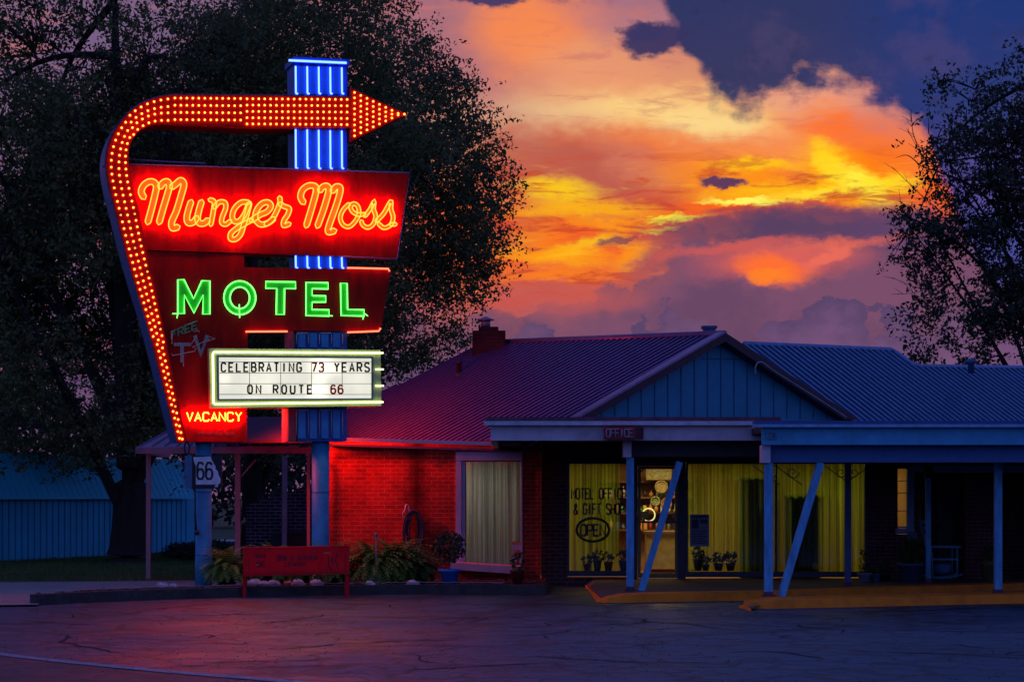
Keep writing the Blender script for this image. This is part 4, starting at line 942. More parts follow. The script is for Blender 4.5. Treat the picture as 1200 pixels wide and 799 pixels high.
# lower tail of the left roof
m = MB(); q = [P(246, 489, 41.5), P(345, 488, 41.5), P(400, 489, 41), P(395, 514, 38.2), P(246, 516, 38.2)]
m.solid(q, (0, 0, -.06)).build('roof', mat('plum_shingle', (.10, .02, .06), .8, var=.3, vscale=3, bump=.8, bscale=18, stretch=(1, 1, 9)), bld)
# gable
gp0 = LS.at(680, 488); gx = (Vector((FT.x, FT.y, 0))-Vector((A.x, A.y, 0))); GN = Vector((-gx.y, gx.x, 0)).normalized()
if GN.y > 0: GN = -GN
GF = plane_map((A.x, A.y, 0), math.atan2(GN.x, -GN.y))
RFT = GF(1003, 491, 0)
rs_ = [A, R2, R2+(RFT-A), RFT]
MB().solid(rs_, (0, 0, -.07)).build('roof', roof_r, bld)
m = MB(); m.prism(GF, [(850,399),(985,487),(985,505),(660,505),(694,487)], -.15, -.10); gb = m.build('gable', cyan_siding, bld)
m = MB()
for i in range(21):
    x = 690+i*15.5; yt = 399+(850-x)*.565 if x < 850 else 399+(x-850)*.652
    if yt < 484: m.prism(GF, [(x-.45,yt+2),(x+.45,yt+2),(x+.45,490),(x-.45,490)], -.099, -.088)
m.prism(GF, [(823,419.5),(878,420.5),(878,421.5),(823,420.5)], -.099, -.086)
m.build('siding_batten', mat('siding_groove', (.03, .12, .22), .7), gb)
m = MB(); m.prism(GF, [(617,522.5),(850,389.5),(1006,491),(990,491.5),(850,400),(641,521)], -.08, .16); m.build('rake_board', maroon, bld)
m = MB(); m.prism(GF, [(619,521.3),(850,388),(850,390.5),(622,522.5)], -.04, .2); m.build('rake_flashing', mat('flashing', (.30, .16, .28), .35, metal=.5), bld)
cab = [GF(x, y, .22) for x, y in smooth_path([(885.5,438),(885,432),(887,426),(891,424),(896,426),(905,433),(930,449),(960,468),(980,481),(992,489)], 4)]
MB().tube(cab, .014, 5).build('cable', mat('pale_cable', (.35, .45, .5), .6), gb)
# right wing roof
Q1 = P(872, 404.5, 43.6); Q2 = P(1045, 412, 46); RS = Plane3(Q1, Q2, P(1003, 488, 42.6))
rp3 = [RS.at(x, y) for x, y in ((872,404.5),(1044,411.5),(1052,416),(1068,428),(1078,431),(1460,436),(1460,505),(880,500))]
rroof = MB().solid(rp3, (0, 0, -.07)).build('roof', roof_r, bld)
seams(rp3, None, .175, RS.at(1003, 488)-RS.at(900, 408), w=.022, h=.06).build('standing_seam', mat('grey_seam_highlight', (.15, .30, .50), .35, metal=.5, var=.2), rroof)  # lighter seam colour stands in for light caught on the ribs
m = MB(); m.tube([p+Vector((0, 0, .03)) for p in (rp3[0], rp3[1], rp3[2], rp3[3], rp3[4], rp3[5])], .06, 6); m.build('ridge_cap', mat('ridge_blue', (.22, .30, .5), .4, metal=.4), rroof)
b3 = [rp3[0], rp3[1], rp3[1]+Vector((2, 3, -1.8)), rp3[0]+Vector((2, 3, -1.8))]; MB().solid(b3, (0, 0, -.05)).build('roof', roof_r, bld)
# flat deck joining everything
m = MB(); m.box((FT.x+.9, 38.3, 2.56), (16.8, 43.5, 2.70)); m.build('flat_roof', brown_wood, bld)
# chimney, vents
ch = P(572, 400, 43.6)
m = MB(); w_ = .35; m.box((ch.x-.33, 43.2, 3.8), (ch.x+.37, 43.9, ch.z+.2)); m.box((ch.x-.20, 43.3, ch.z+.2), (ch.x+.22, 43.8, ch.z+.29)); c_ = m.build('chimney', brick_mat('chimney_brick', (.05, .018, .016, 1), (.035, .015, .015, 1), (.06, .03, .035, 1)), bld)
m = MB(); m.lathe((ch.x-.05, 43.5, ch.z+.29), [(.10, 0), (.10, .16)], 12); m.lathe((ch.x-.05, 43.5, ch.z+.44), [(.19, 0), (.17, .02), (.02, .08)], 12); m.build('chimney_cap', mat('galvanised', (.25, .24, .32), .45, metal=.5), c_)
m = MB(); v = LS.at(538, 439); m.lathe((v.x, v.y, v.z-.1), [(.05, 0), (.05, .33), (.07, .33), (.07, .38)], 10).lathe((v.x, v.y, v.z-.03), [(.16, 0), (.08, .07)], 10); m.build('vent_pipe', mat('pipe_dark', (.03, .02, .03), .5), bld)
v = P(831, 392, 41.5); m = MB(); m.box((v.x-.12, v.y-.12, v.z-.3), (v.x+.12, v.y+.12, v.z+.12)); m.box((v.x-.15, v.y-.15, v.z+.12), (v.x+.15, v.y+.15, v.z+.17)); m.build('roof_vent', mat('vent_blue', (.05, .12, .25), .5), bld)
v = P(1138, 432, 45.5); m = MB(); m.lathe((v.x, v.y, v.z-.1), [(.07, 0), (.07, .2), (.14, .22), (.14, .28), (.03, .33)], 12); m.build('roof_vent', MATS['vent_blue'], bld)

# ================================================================== CANOPIES
can_white = mat('canopy_white_paint', (.66, .58, .66), .55, var=.28, vscale=2.5, bump=.12, bscale=12)
can_blue = mat('canopy_blue_paint', (.06, .40, .66), .5, var=.28, vscale=2.5, bump=.1, bscale=12)
rust = mat('rusty_gutter', (.14, .045, .08), .7, var=.5, vscale=9)
iron = mat('wrought_iron', (.012, .012, .02), .5)
post_blue = mat('post_blue_paint', (.10, .42, .72), .5, var=.4, vscale=5, bump=.3, stretch=(2, 2, .5))
def scroll(m, c, s, sz=.22):
    c = Vector(c); pts = []
    for k in range(26):
        a = k/25*2.6*math.pi; r = sz*.42*(1-k/30); pts.append(c+Vector((s*(-sz*.5+r*math.cos(a)), 0, -sz*.5-r*math.sin(a))))
    m.tube(pts, .010, 4, ref=(0, 1, 0)); m.tube([c+Vector((-s*sz*1.7, 0, 0)), c+Vector((s*sz*.1, 0, -sz*1.3))], .010, 4, ref=(0, 1, 0))
CA = empty('entrance_canopy', (2, 33, 0), 'long flat canopy with a pale lilac fascia sheltering the office door', 'canopy')
FA = wall(32.6)
m = MB(); xa, xb = FA(575, 0).x, FA(893, 0).x; m.box((xa+.02, 32.72, 2.66), (16.6, 38.25, 2.78)); m.build('deck', brown_wood, CA)
m = MB(); m.prism(FA, rect(575,498,892.5,516), -.1, 0); m.box((xa, 32.71, 2.53), (xa+.1, 38, 2.78)); m.build('fascia', can_white, CA)
m = MB(); m.prism(FA, rect(567,493.2,885,498), -.02, .16); m.build('gutter', mat('gutter_white', (.62, .60, .68), .5), CA)
m = MB(); m.prism(FA, rect(568,488.5,915,493), -.2, .10); m.build('flashing', rust, CA)
m = MB(); m.prism(FA, rect(740.2,516.3,892,535), -.5, -.35); m.build('beam', mat('beam_dark_brown', (.045, .035, .04), .7), CA)  # beam front in its own dark brown
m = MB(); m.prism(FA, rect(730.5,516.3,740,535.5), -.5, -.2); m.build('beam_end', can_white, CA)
def post(px, yb, yt, wpx, D, zb, col, parent):
    x = P(px, 0, D).x; w = wpx/2/2400*D; zt = H+(HY-yt)/2400*D; s_ = .03
    m = MB(); m.box((x-w, D-w, zb), (x+w, D+w, zt)); o = m.build('post', col, parent, bevel=.006)
    MB().box((x-w-.035, D-w-.035, zb), (x+w+.035, D+w+.035, zb+.02)).box((x-w-.01, D-w-.01, zb+.02), (x+w+.01, D+w+.01, zb+.07)).build('base_plate', rust, o)
    return o
def brace(p0, p1, wpx, D, zb, col, parent):
    a, b = P(p0[0], p0[1], D), P(p1[0], p1[1], D); a.z = zb
    w = wpx/2/2400*D; d = (b-a).normalized(); s = Vector((d.z, 0, -d.x))*w; y = Vector((0, w, 0))
    MB().solid([a-s-y, a+s-y, b+s-y, b-s-y], y*2).build('brace', col, parent)
post(738.5, 693, 536, 8.6, 33.0, .13, post_blue, CA); brace((751.5,694), (796.5,541), 7.6, 33.0, .13, post_blue, CA)
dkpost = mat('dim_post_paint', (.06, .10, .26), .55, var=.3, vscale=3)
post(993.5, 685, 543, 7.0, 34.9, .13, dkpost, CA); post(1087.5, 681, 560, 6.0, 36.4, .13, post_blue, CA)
x = P(1087.5, 0, 36.4).x; MB().box((x-.07, 36.3, 1.98), (x+.07, 36.5, 2.6)).build('post_head', brown_wood, CA)
m = MB(); scroll(m, P(993, 546, 34.85), 1); scroll(m, P(993, 546, 34.85), -1); scroll(m, P(744, 541, 32.95), -1, .18); m.build('scroll_bracket', iron, CA)
CB = empty('front_canopy', (6, 31, 0), 'nearer flat canopy with a deep blue lit fascia reaching out of the picture', 'canopy')
FB = wall(30.8)
m = MB(); xa = FB(893, 0).x; m.box((xa+.05, 30.9, 2.62), (16.6, 32.58, 2.72)); m.build('deck', brown_wood, CB)
m = MB(); m.prism(FB, rect(893,500.5,1460,521), -.08, 0); m.build('fascia', can_blue, CB)
m = MB(); m.prism(FB, rect(883,496.8,1460,500.3), -.02, .14); m.build('gutter', mat('gutter_blue', (.20, .46, .72), .45), CB)
m = MB(); m.prism(FB, rect(885,492.8,1460,496.6), -.3, .06); m.build('flashing', mat('navy_flashing', (.04, .08, .26), .5), CB)
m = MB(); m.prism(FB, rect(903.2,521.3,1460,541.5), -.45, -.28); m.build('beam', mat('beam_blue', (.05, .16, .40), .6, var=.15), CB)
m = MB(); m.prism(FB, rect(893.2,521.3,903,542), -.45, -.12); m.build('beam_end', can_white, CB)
post(900.5, 700, 542, 9.6, 31.15, .13, post_blue, CB); brace((915.5,701), (961.5,542), 8.6, 31.15, .13, post_blue, CB); post(1169.5, 692, 542, 8.4, 32.0, .13, post_blue, CB)
m = MB(); scroll(m, P(912, 544, 31.2), 1, .24); scroll(m, P(938, 544, 31.2), 1, .24)
m.build('scroll_bracket', iron, CB)
m = MB(); text(m, FB, '1336', 896, 515, 2.6, 8, 3.7, .38, 0, .012); m.build('house_number', mat('dull_number', (.12, .16, .22), .5), CB)
# OFFICE box sign
OB = empty('office_box_sign', FA(727, 508, .3), 'small red box sign with unlit OFFICE letters on the lilac fascia', 'sign')
m = MB(); m.prism(FA, rect(708.5,500,744,514.2), .05, .38); m.build('box', mat('office_red', (.34, .012, .03), .5, var=.3, vscale=8), OB)
m = MB(); q = [FA(744.4,500,.38), FA(744.4,514.2,.38)]; m.solid([q[0], q[1], q[1]+Vector((.14, .30, 0)), q[0]+Vector((.14, .30, 0))], (.01, -.004, 0)); m.build('end_cap', mat('cap_dark', (.10, .012, .02), .6), OB)
m = MB(); text(m, FA, 'OFFICE', 710.5, 511.6, 4.3, 9, 5.3, .55, .38, .40); m.build('letter', mat('office_letter', (.42, .30, .38), .5), OB)
m = MB(); text(m, FA, 'OFFICE', 710.9, 511.9, 4.3, 9.2, 5.3, 0, 0, .43, mode='tube', r=.006); m.build('neon_tube', n_off, OB)

# ================================================================== LEFT PORCH, SHED, LOW WALL
porch_m = mat('porch_pale_metal', (.36, .28, .40), .5, var=.15, vscale=2)
PO = empty('side_porch', (-5, 40.5, 0), 'pale hipped metal porch roof on thin posts behind the sign', 'porch')
ap, apr = P(207, 503, 41.5), P(345, 508, 41.5); e = [P(159, 522, 40), P(372, 522, 40)]
q = [ap, apr, P(383, 519, 39.6), P(159, 524, 39.6)]
PP = Plane3(q[0], q[1], q[3]); q = [PP.at(205, 503), PP.at(330, 505), PP.at(350, 522), PP.at(159, 524)]
m = MB(); m.solid(q, (0, 0, -.05)); rf = m.build('roof', porch_m, PO); mm_ = MB()
for i in range(13):
    x = 172+i*14.5; a, b = PP.at(196+i*9.5, 506), PP.at(x-8, 523.3)
    mm_.solid([a+Vector((-.012, 0, 0)), b+Vector((-.012, 0, 0)), b+Vector((.012, 0, 0)), a+Vector((.012, 0, 0))], (0, 0, .03))
mm_.build('standing_seam', mat('seam_shade', (.25, .14, .24), .5), rf)
a, b = PP.at(159, 524), PP.at(372, 524)
m = MB(); m.box((a.x, a.y-.04, a.z-.12), (b.x, a.y+.04, a.z)); m.box((a.x, a.y+.05, a.z-.12), (a.x+.08, a.y+3.5, a.z)); m.build('fascia', mat('porch_fascia', (.36, .20, .26), .6), PO)
pm = mat('porch_post_paint', (.40, .24, .26), .6, var=.15)
for px, w_, D in ((174, 5, 40.2), (278.5, 6, 40.2), (361.5, 3.6, 40.2)):
    x = P(px, 0, D).x; h = w_/4800*D; MB().box((x-h, D-h, .02), (x+h, D+h, a.z-.1)).build('post', pm, PO)
x = P(333.5, 0, 43).x; MB().box((x-.05, 42.95, .02), (x+.05, 43.05, a.z-.1)).build('post', mat('post_pale', (.30, .26, .36), .6), PO)
aa, bb = P(281, 560, 40.2), P(300, 538, 40.2); MB().tube([aa, bb], .025, 4).build('brace', pm, PO)
# low brick wall
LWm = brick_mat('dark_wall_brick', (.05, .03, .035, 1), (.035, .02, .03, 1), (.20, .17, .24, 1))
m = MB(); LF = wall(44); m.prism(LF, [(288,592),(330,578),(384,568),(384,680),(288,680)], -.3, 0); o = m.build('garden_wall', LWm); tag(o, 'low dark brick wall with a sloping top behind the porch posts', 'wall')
m = MB(); m.prism(wall(43.2), [(318,626),(368,623),(368,660),(318,660)], -.5, 0); m.prism(wall(43.2), [(316,624),(370,621),(370,624.5),(316,627)], -.52, .04); o = m.build('storage_bin', mat('bin_dark', (.015, .014, .02), .6)); tag(o, 'dark lidded storage bin standing before the low brick wall', 'bin')
# shed
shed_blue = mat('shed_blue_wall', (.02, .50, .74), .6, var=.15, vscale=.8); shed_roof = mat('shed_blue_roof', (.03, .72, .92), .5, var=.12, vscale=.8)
SH = empty('metal_shed', (-14, 56, 0), 'long low blue corrugated metal shed beyond the lawn', 'shed')
SFp = plane_map((P(225, 600, 62).x, 62, 0), R(-38)); SFp = plane_map((P(0, 600, 52).x, 52, 0), math.atan2(62-52, P(228, 0, 62).x-P(0, 0, 52).x))
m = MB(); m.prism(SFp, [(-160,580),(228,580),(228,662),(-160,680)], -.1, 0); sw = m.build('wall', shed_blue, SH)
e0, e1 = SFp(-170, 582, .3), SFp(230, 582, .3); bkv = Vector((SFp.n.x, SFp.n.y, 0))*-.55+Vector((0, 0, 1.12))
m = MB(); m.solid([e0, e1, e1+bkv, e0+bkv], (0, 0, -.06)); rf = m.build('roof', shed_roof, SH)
m = MB(); bb = -SFp.n*5.4; r0 = [e0+bkv, e1+bkv, e1+bb, e0+bb]; m.solid(r0, (0, 0, -.06)); m.build('roof', shed_roof, SH)
m = MB(); mr_ = MB(); L_ = (e1-e0).length; d = (e1-e0)/L_; s = .1
while s < L_:
    p = e0+d*s; w0_ = p-SFp.n*.3; w0_.z = 0
    m.solid([w0_-d*.012, w0_+d*.012, w0_+d*.012+Vector((0, 0, 1.66)), w0_-d*.012+Vector((0, 0, 1.66))], SFp.n*.02)
    mr_.solid([p-d*.012, p+d*.012, p+d*.012+bkv, p-d*.012+bkv], (0, 0, .02)); s += .30
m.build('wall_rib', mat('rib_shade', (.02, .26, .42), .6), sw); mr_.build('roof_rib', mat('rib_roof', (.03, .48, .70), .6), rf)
g0 = e1-SFp.n*.4; g0.z = 0; top = [g0+Vector((0, 0, 1.6)), e1+bkv-SFp.n*0+Vector((0, 0, -.08)), g0-SFp.n*4.6+Vector((0, 0, 1.6))]
m = MB(); m.solid([g0, top[0], top[1], top[2], g0-SFp.n*4.6], (-.1, .02, 0)); m.build('end_wall', shed_blue, SH)
# far end of the room wing
m = MB(); xe = OF(1460, 600).x; m.box((xe-.22, 38.23, -.05), (xe, 43.4, 2.55)); m.build('brick_wall', dk_brick, bld)
post(1430, 692, 542, 8.4, 32.0, .0, post_blue, CB)
# ================================================================== CURTAINS AND OFFICE INSIDE
def curtain(px0, px1, py0, py1, D, m, seed, label, group=None, pitch=.12, amp=.05):
    rnd = random.Random(seed); a, b = P(px0, py0, D), P(px1, py1, D); n = int((b.x-a.x)/.012); vs = []; ph = 0; x = a.x; cols = []
    rows = 8
    for i in range(n+1):
        ph += rnd.uniform(.35, 1.0)*2*math.pi*.012/pitch*1.2
        for j in range(rows+1):
            t = j/rows; vs.append((x+math.sin(ph*.31+j*.5)*.006, D+math.sin(ph)*amp*(.6+.4*t)+math.sin(ph*.23+1)*.03, a.z+(b.z-a.z)*t))
        x += .012
    k = rows+1; fs = [(i*k+j, (i+1)*k+j, (i+1)*k+j+1, i*k+j+1) for i in range(n) for j in range(rows)]
    o = MB().add(vs, fs, True).build('curtain', m, recalc=False); tag(o, label, 'curtain', group); return o
def curtain_mat(name, col, tr, streak, see=0):
    m = mat(name, col, .9, var=streak, vscale=1.0, trans=tr, stretch=(26, 1, .25)); nt = m.node_tree; out = nt.nodes['Material Output']  # streak bands the colour vertically, painting shade into the fold troughs
    if see:
        src = out.inputs[0].links[0].from_socket; t = nt.nodes.new('ShaderNodeBsdfTransparent'); mx = nt.nodes.new('ShaderNodeMixShader'); mx.inputs[0].default_value = see
        nt.links.new(src, mx.inputs[1]); nt.links.new(t.outputs[0], mx.inputs[2]); nt.links.new(mx.outputs[0], out.inputs[0])
    return m
cg = curtain_mat('green_gold_sheer', (.33, .47, .04), .72, .95, .38); cw = curtain_mat('grey_white_drape', (.66, .64, .54), .5, .7)
curtain(546, 612, 541, 664, 37.95, cw, 1, 'pale grey drape filling the framed window of the red wall')
curtain(666, 726, 542, 670, 38.45, cg, 2, 'green gold curtain behind the office lettering')
curtain(806, 915, 542, 672, 38.45, cg, 3, 'sheer green gold curtain behind the window with the poster')
curtain(908, 1017, 542, 672, 38.52, cg, 4, 'sheer green gold curtain at the right end of the long window')
cab = mat('dark_cabinet', (.02, .014, .01), .7)
def cabinet(px0, px1, py0, D, label):
    a, b = P(px0, py0, D), P(px1, 690, D); m = MB(); m.box((a.x, D, .13), (b.x, D+.35, a.z)); m.box((a.x-.03, D-.02, a.z), (b.x+.03, D+.38, a.z+.05))
    root = empty('cabinet', ((a.x+b.x)/2, D, .13), label, 'cabinet'); m.build('body', cab, root)
    m = MB(); w = (b.x-a.x)/2
    for i in range(2): m.box((a.x+i*w+.02, D-.02, .2), (a.x+(i+1)*w-.02, D-.001, a.z-.06))
    m.build('door', cab, root)
cabinet(868, 900, 562, 38.62, 'tall dark cabinet standing behind the sheer curtain left of the front post')
cabinet(922, 962, 582, 38.62, 'wide dark cabinet standing behind the sheer curtain right of the front post')
# lamps of the office
def lamp(px, D, z, power, sx, sy, col, name='ceiling_lamp'):
    return area(name, (P(px, 0, D).x, D, z), sx, sy, power*.5, col, (0, 0, -1))
lamp(700, 39.6, 2.40, 26, .9, .9, (1, .72, .22)); lamp(860, 40.0, 2.40, 46, 1.8, .8, (1, .78, .22)); lamp(980, 39.9, 2.40, 40, 1.2, .8, (1, .80, .22)); lamp(775, 41.3, 2.40, 95, 1.0, .5, (1, .66, .24))
lamp(560, 39.0, 2.40, 27, .6, .6, (1, .92, .80))
# things seen through the door and beside the curtain
ct = empty('reception_counter', (P(778, 0, 40.8).x, 40.8, .12), 'cream fronted reception counter seen through the glass door', 'counter')
x0c, x1c = P(758, 0, 40.6).x, P(815, 0, 40.6).x
MB().box((x0c, 40.6, .22), (x1c, 41.2, .92)).build('front', mat('cream_panel', (.62, .50, .22), .6), ct); MB().box((x0c-.04, 40.54, .92), (x1c+.04, 41.24, .97)).build('countertop', mat('counter_top', (.30, .22, .16), .4), ct)
MB().box((x0c+.02, 40.62, .121), (x1c-.02, 41.15, .219)).build('plinth', mat('red_plinth', (.22, .02, .01), .6), ct)
bk_w = wall(42.9)
sh = empty('display_shelf', (P(768, 0, 42.6).x, 42.6, .12), 'wooden display shelves crowded with souvenirs on the back wall of the office', 'shelf')
m = MB()
for z in (.95, 1.30, 1.62, 1.95): m.box((P(700, 0, 42.6).x, 42.55, z), (P(815, 0, 42.6).x, 42.95, z+.03))
for px in (700, 742, 778, 813): m.box((P(px, 0, 42.6).x, 42.56, .121), (P(px, 0, 42.6).x+.03, 42.94, 2.1))
m.build('frame', mat('shelf_wood', (.16, .06, .025), .6), sh)
rnd = random.Random(8); sc_cols = [(.75,.72,.6), (.6,.05,.03), (.08,.30,.10), (.75,.55,.08), (.1,.15,.4), (.5,.48,.4), (.04,.03,.03), (.7,.3,.1)]
smats = [mat('souvenir_%s' % n_, c, .5) for n_, c in zip(('white','red','green','gold','blue','grey','black','orange'), sc_cols)]
kinds = [('white',0),('red',1),('green',2),('gold',3),('blue',4),('grey',5),('black',6),('orange',7)]
for zi, z in enumerate((.98, 1.33, 1.65)):
    for i in range(16):
        x = P(703+i*6.7+rnd.uniform(-1, 1), 0, 42.6).x; kd = rnd.choice(kinds); h = rnd.uniform(.10, .25); r = rnd.uniform(.03, .05); t = rnd.random()
        m = MB()
        if t < .35: m.lathe((x, 42.66, z), [(r, 0), (r, h*.8), (r*.8, h*.85)], 10); m.tube([(x+r, 42.66, z+h*.2), (x+r*1.6, 42.66, z+h*.4), (x+r, 42.66, z+h*.65)], .006, 4); nm = 'souvenir_mug'
        elif t < .7: m.lathe((x, 42.66, z), [(r*.5, 0), (r, h*.3), (r*.9, h*.6), (r*.3, h*.8), (r*.35, h)], 10); nm = 'souvenir_vase'
        else: m.box((x-r, 42.62, z), (x+r, 42.65, z+h*.9)); m.box((x-r*.8, 42.615, z+.01), (x+r*.8, 42.6199, z+h*.85)); nm = 'souvenir_plaque'
        o = m.build(nm, smats[kd[1]]); tag(o, 'small souvenirs lined up on the office shelves seen through the glass door', 'souvenir', 'souvenirs on the office shelves')
pf = wall(42.3)
m = MB(); m.prism(wall(42.2), [(757,549),(787,549),(787,562),(757,562)], -.03, 0); root = empty('framed_picture', wall(42.2)(772, 555), 'wide framed landscape picture high up inside the office door', 'picture')
m.build('frame', mat('picture_frame_wood', (.20, .12, .03), .5), root); m = MB(); m.prism(wall(42.2), [(758.5,550.5),(785.5,550.5),(785.5,560.5),(758.5,560.5)], .001, .006); m.build('picture_sheet', mat('landscape_print', (.16, .15, .08), .6, var=.9, vscale=9, stretch=(1, 1, 3)), root)
for i, (px, py, r, lb) in enumerate(((775,570,7,'large round plate hung above the counter'),(768,587,5,'small round plate hung beside the shelf'),(781,590,6,'mid sized round plate hung over the dark monitor'))):
    c = wall(42.25)(px, py); m = MB(); rr = r*42.25/2400
    pts = [c+Vector((rr*math.cos(a*.3927), 0, rr*math.sin(a*.3927))) for a in range(16)]; m.tube(pts, .02, 5, closed=True, ref=(0, 1, 0)); m.add([p+Vector((0, .01, 0)) for p in pts], [tuple(range(16))])
    tag(m.build('wall_plate', mat('plate_%s' % 'abc'[i], ((.22,.16,.07),(.16,.20,.10),(.26,.12,.05))[i], .5, var=.8, vscale=25)), lb, 'plate', 'plates on the office wall')
rl = empty('ring_lamp', wall(41.4)(760, 603), 'glowing round ring lamp behind the dark monitor on the counter', 'lamp')
c = wall(41.4)(760, 603); MB().tube([c+Vector((.13*math.cos(a*.314), 0, .13*math.sin(a*.314))) for a in range(20)], .014, 6, closed=True, ref=(0, 1, 0)).build('tube', emit('ring_glow', (1.4, 1.1, .35), 1), rl)
MB().tube([c+Vector((0, .02, -.13)), Vector((c.x, 41.42, .98))], .012, 5).build('stem', dark_metal, rl)
mn = empty('monitor', wall(41.0)(755, 605), 'small dark monitor on the reception counter', 'monitor')
MB().prism(wall(41.0), [(749,599),(760,599),(760,607),(749,607)], -.05, 0).build('screen', dark_metal, mn); MB().prism(wall(41.02), [(753.5,607),(755.5,607),(756.5,611.5),(752.5,611.5)], -.05, 0).build('stand', dark_metal, mn)
# red framed poster stand and stickers on the door glass
for i, (y, col, lb) in enumerate(((575,1,'red sticker high on the door glass'),(585,1,'second red sticker on the door glass above the green one'),(591,2,'green sticker on the door glass'),(601,7,'orange sticker on the door glass beside the handle'))):
    m = MB(); F_ = wall(38.02); m.prism(F_, [(787.2,y),(790.4,y),(790.4,y+5.5),(787.2,y+5.5)], -.004, 0); m.prism(F_, [(787.7,y+1),(789.9,y+1),(789.9,y+2),(787.7,y+2)], 0, .002)
    tag(m.build('door_sticker', smats[col]), lb, 'sticker', 'stickers on the office door')
# OPEN sign, unlit
cblk = mat('unlit_black_tube', (.012, .016, .014), .4); os_ = empty('open_sign', wall(38.25)(695, 620), 'unlit black oval sign reading OPEN hanging inside the office window', 'sign'); F_ = wall(38.25)
m = MB(); m.tube([F_(694.8+19.0*math.cos(a*.2094), 620.5+13.6*math.sin(a*.2094)) for a in range(30)], .028, 6, closed=True, ref=(0, 1, 0)); m.build('rim', cblk, os_)
m = MB(); text(m, F_, 'OPEN', 680.5, 627.5, 6.2, 13, 7.6, 1.05, 0, .02); m.build('letter', cblk, os_)
m = MB(); m.tube([F_(686, 608), F_(686, 543)], .004, 4); m.tube([F_(704, 608), F_(704, 543)], .004, 4); m.build('cord', cblk, os_)
# posters
def poster(F_, x0, y0, x1, y1, base, ink, label, rows):
    root = empty('poster', F_((x0+x1)/2, (y0+y1)/2), label, 'poster'); MB().prism(F_, rect(x0,y0,x1,y1), -.006, 0).build('sheet', base, root); m = MB()
    for (a, b, c, d) in rows: m.prism(F_, rect(x0+(x1-x0)*a, y0+(y1-y0)*b, x0+(x1-x0)*c, y0+(y1-y0)*d), .0005, .003)
    m.build('print', ink, root)
ink = mat('poster_ink', (.03, .04, .10), .6)
rows = [(.08,.04,.92,.10),(.10,.16,.45,.44),(.55,.16,.9,.28)]+[(.08,.5+.055*i,.92-.07*(i % 3),.525+.055*i) for i in range(8)]
poster(wall(37.965), 808.5, 602.5, 831, 640, mat('poster_blue_grey', (.20, .25, .34), .6), ink, 'blue grey printed poster taped inside the long window beside the door', rows)
poster(wall(37.70), 600.5, 634.5, 610.6, 662, mat('poster_mauve', (.40, .34, .42), .6, var=.2), mat('poster_ink_warm', (.45, .20, .03), .6), 'small poster with an orange foot in the corner of the red wall window', [(0,0,1,.12),(.15,.35,.8,.6),(.05,.86,.95,.98)])
# pots on the sills
terr = mat('terracotta', (.20, .07, .04), .8, var=.2); potgrey = mat('pot_grey', (.10, .12, .16), .7); leafd = mat('potted_leaf', (.05, .09, .02), .6, var=.4, vscale=12, trans=.2)
def leaves(center, rx, rz, n, size, seed, ry=None):
    r = np.random.RandomState(seed); ry = ry or rx
    d = r.normal(size=(n, 3)); d /= np.linalg.norm(d, axis=1)[:, None]; c = np.array(center)+d*np.array([rx, ry, rz])*(r.uniform(.25, 1, n)**.5)[:, None]
    return leaf_quads(c, size, r)
def leaf_quads(c, size, r, droop=.2):
    n = len(c); a = r.normal(size=(n, 3)); a[:, 2] -= droop; a /= np.linalg.norm(a, axis=1)[:, None]; b = np.cross(a, r.normal(size=(n, 3))); b /= np.linalg.norm(b, axis=1)[:, None]
    s = size*(.55+r.beta(1.6, 2.2, n)*1.2)[:, None]
    V = np.stack([c-a*s*.5, c+b*s*.27, c+a*s*.55, c-b*s*.27], 1).reshape(-1, 3); return V, np.arange(4*n).reshape(-1, 4)
def sill_plant(px, py, D, r, h, pm_, label, seed, n=60, grp='potted plants on the office window sills'):
    q = P(px, py, D); root = empty('potted_plant', q, label, 'potted plant', grp)
    MB().lathe(q, [(r*.7, 0), (r, h*.85), (r*1.12, h*.86), (r*1.12, h), (r*.9, h), (r*.9, h*.9)], 14).build('pot', pm_, root)
    V, Fq = leaves((q.x, q.y, q.z+h+r*1.1), r*1.5, r*1.3, n, r*.9, seed); raw_mesh('foliage', V, Fq, leafd, root)
for i, (px, r, h, c_, lb) in enumerate(((688,.07,.13,terr,'small terracotta potted plant under the unlit oval sign'),(700,.08,.20,potgrey,'taller dark potted plant second from the left on the lettered window sill'),(713,.08,.17,terr,'bushy potted plant third along the lettered window sill'),(731,.09,.20,potgrey,'grey potted plant beside the door end of the lettered window sill'),
        (818,.09,.22,terr,'terracotta potted plant just below the taped poster'),(827,.07,.12,potgrey,'small dark potted plant right of the terracotta one'),(842,.09,.14,potgrey,'potted plant under the glints in the sheer curtain'),(856,.09,.14,terr,'potted plant left of the tall cabinet shadow'))):
    sill_plant(px, 668.5, 38.2, r, h, c_, lb, 20+i)
q = P(955, 663, 38.25); m = MB().lathe((q.x, q.y, q.z-.08), [(.03,0),(.05,.04),(.045,.1),(.02,.14)], 10); tag(m.build('candle_jar', smats[3]), 'small gold candle jar on the sill before the wide cabinet', 'jar')

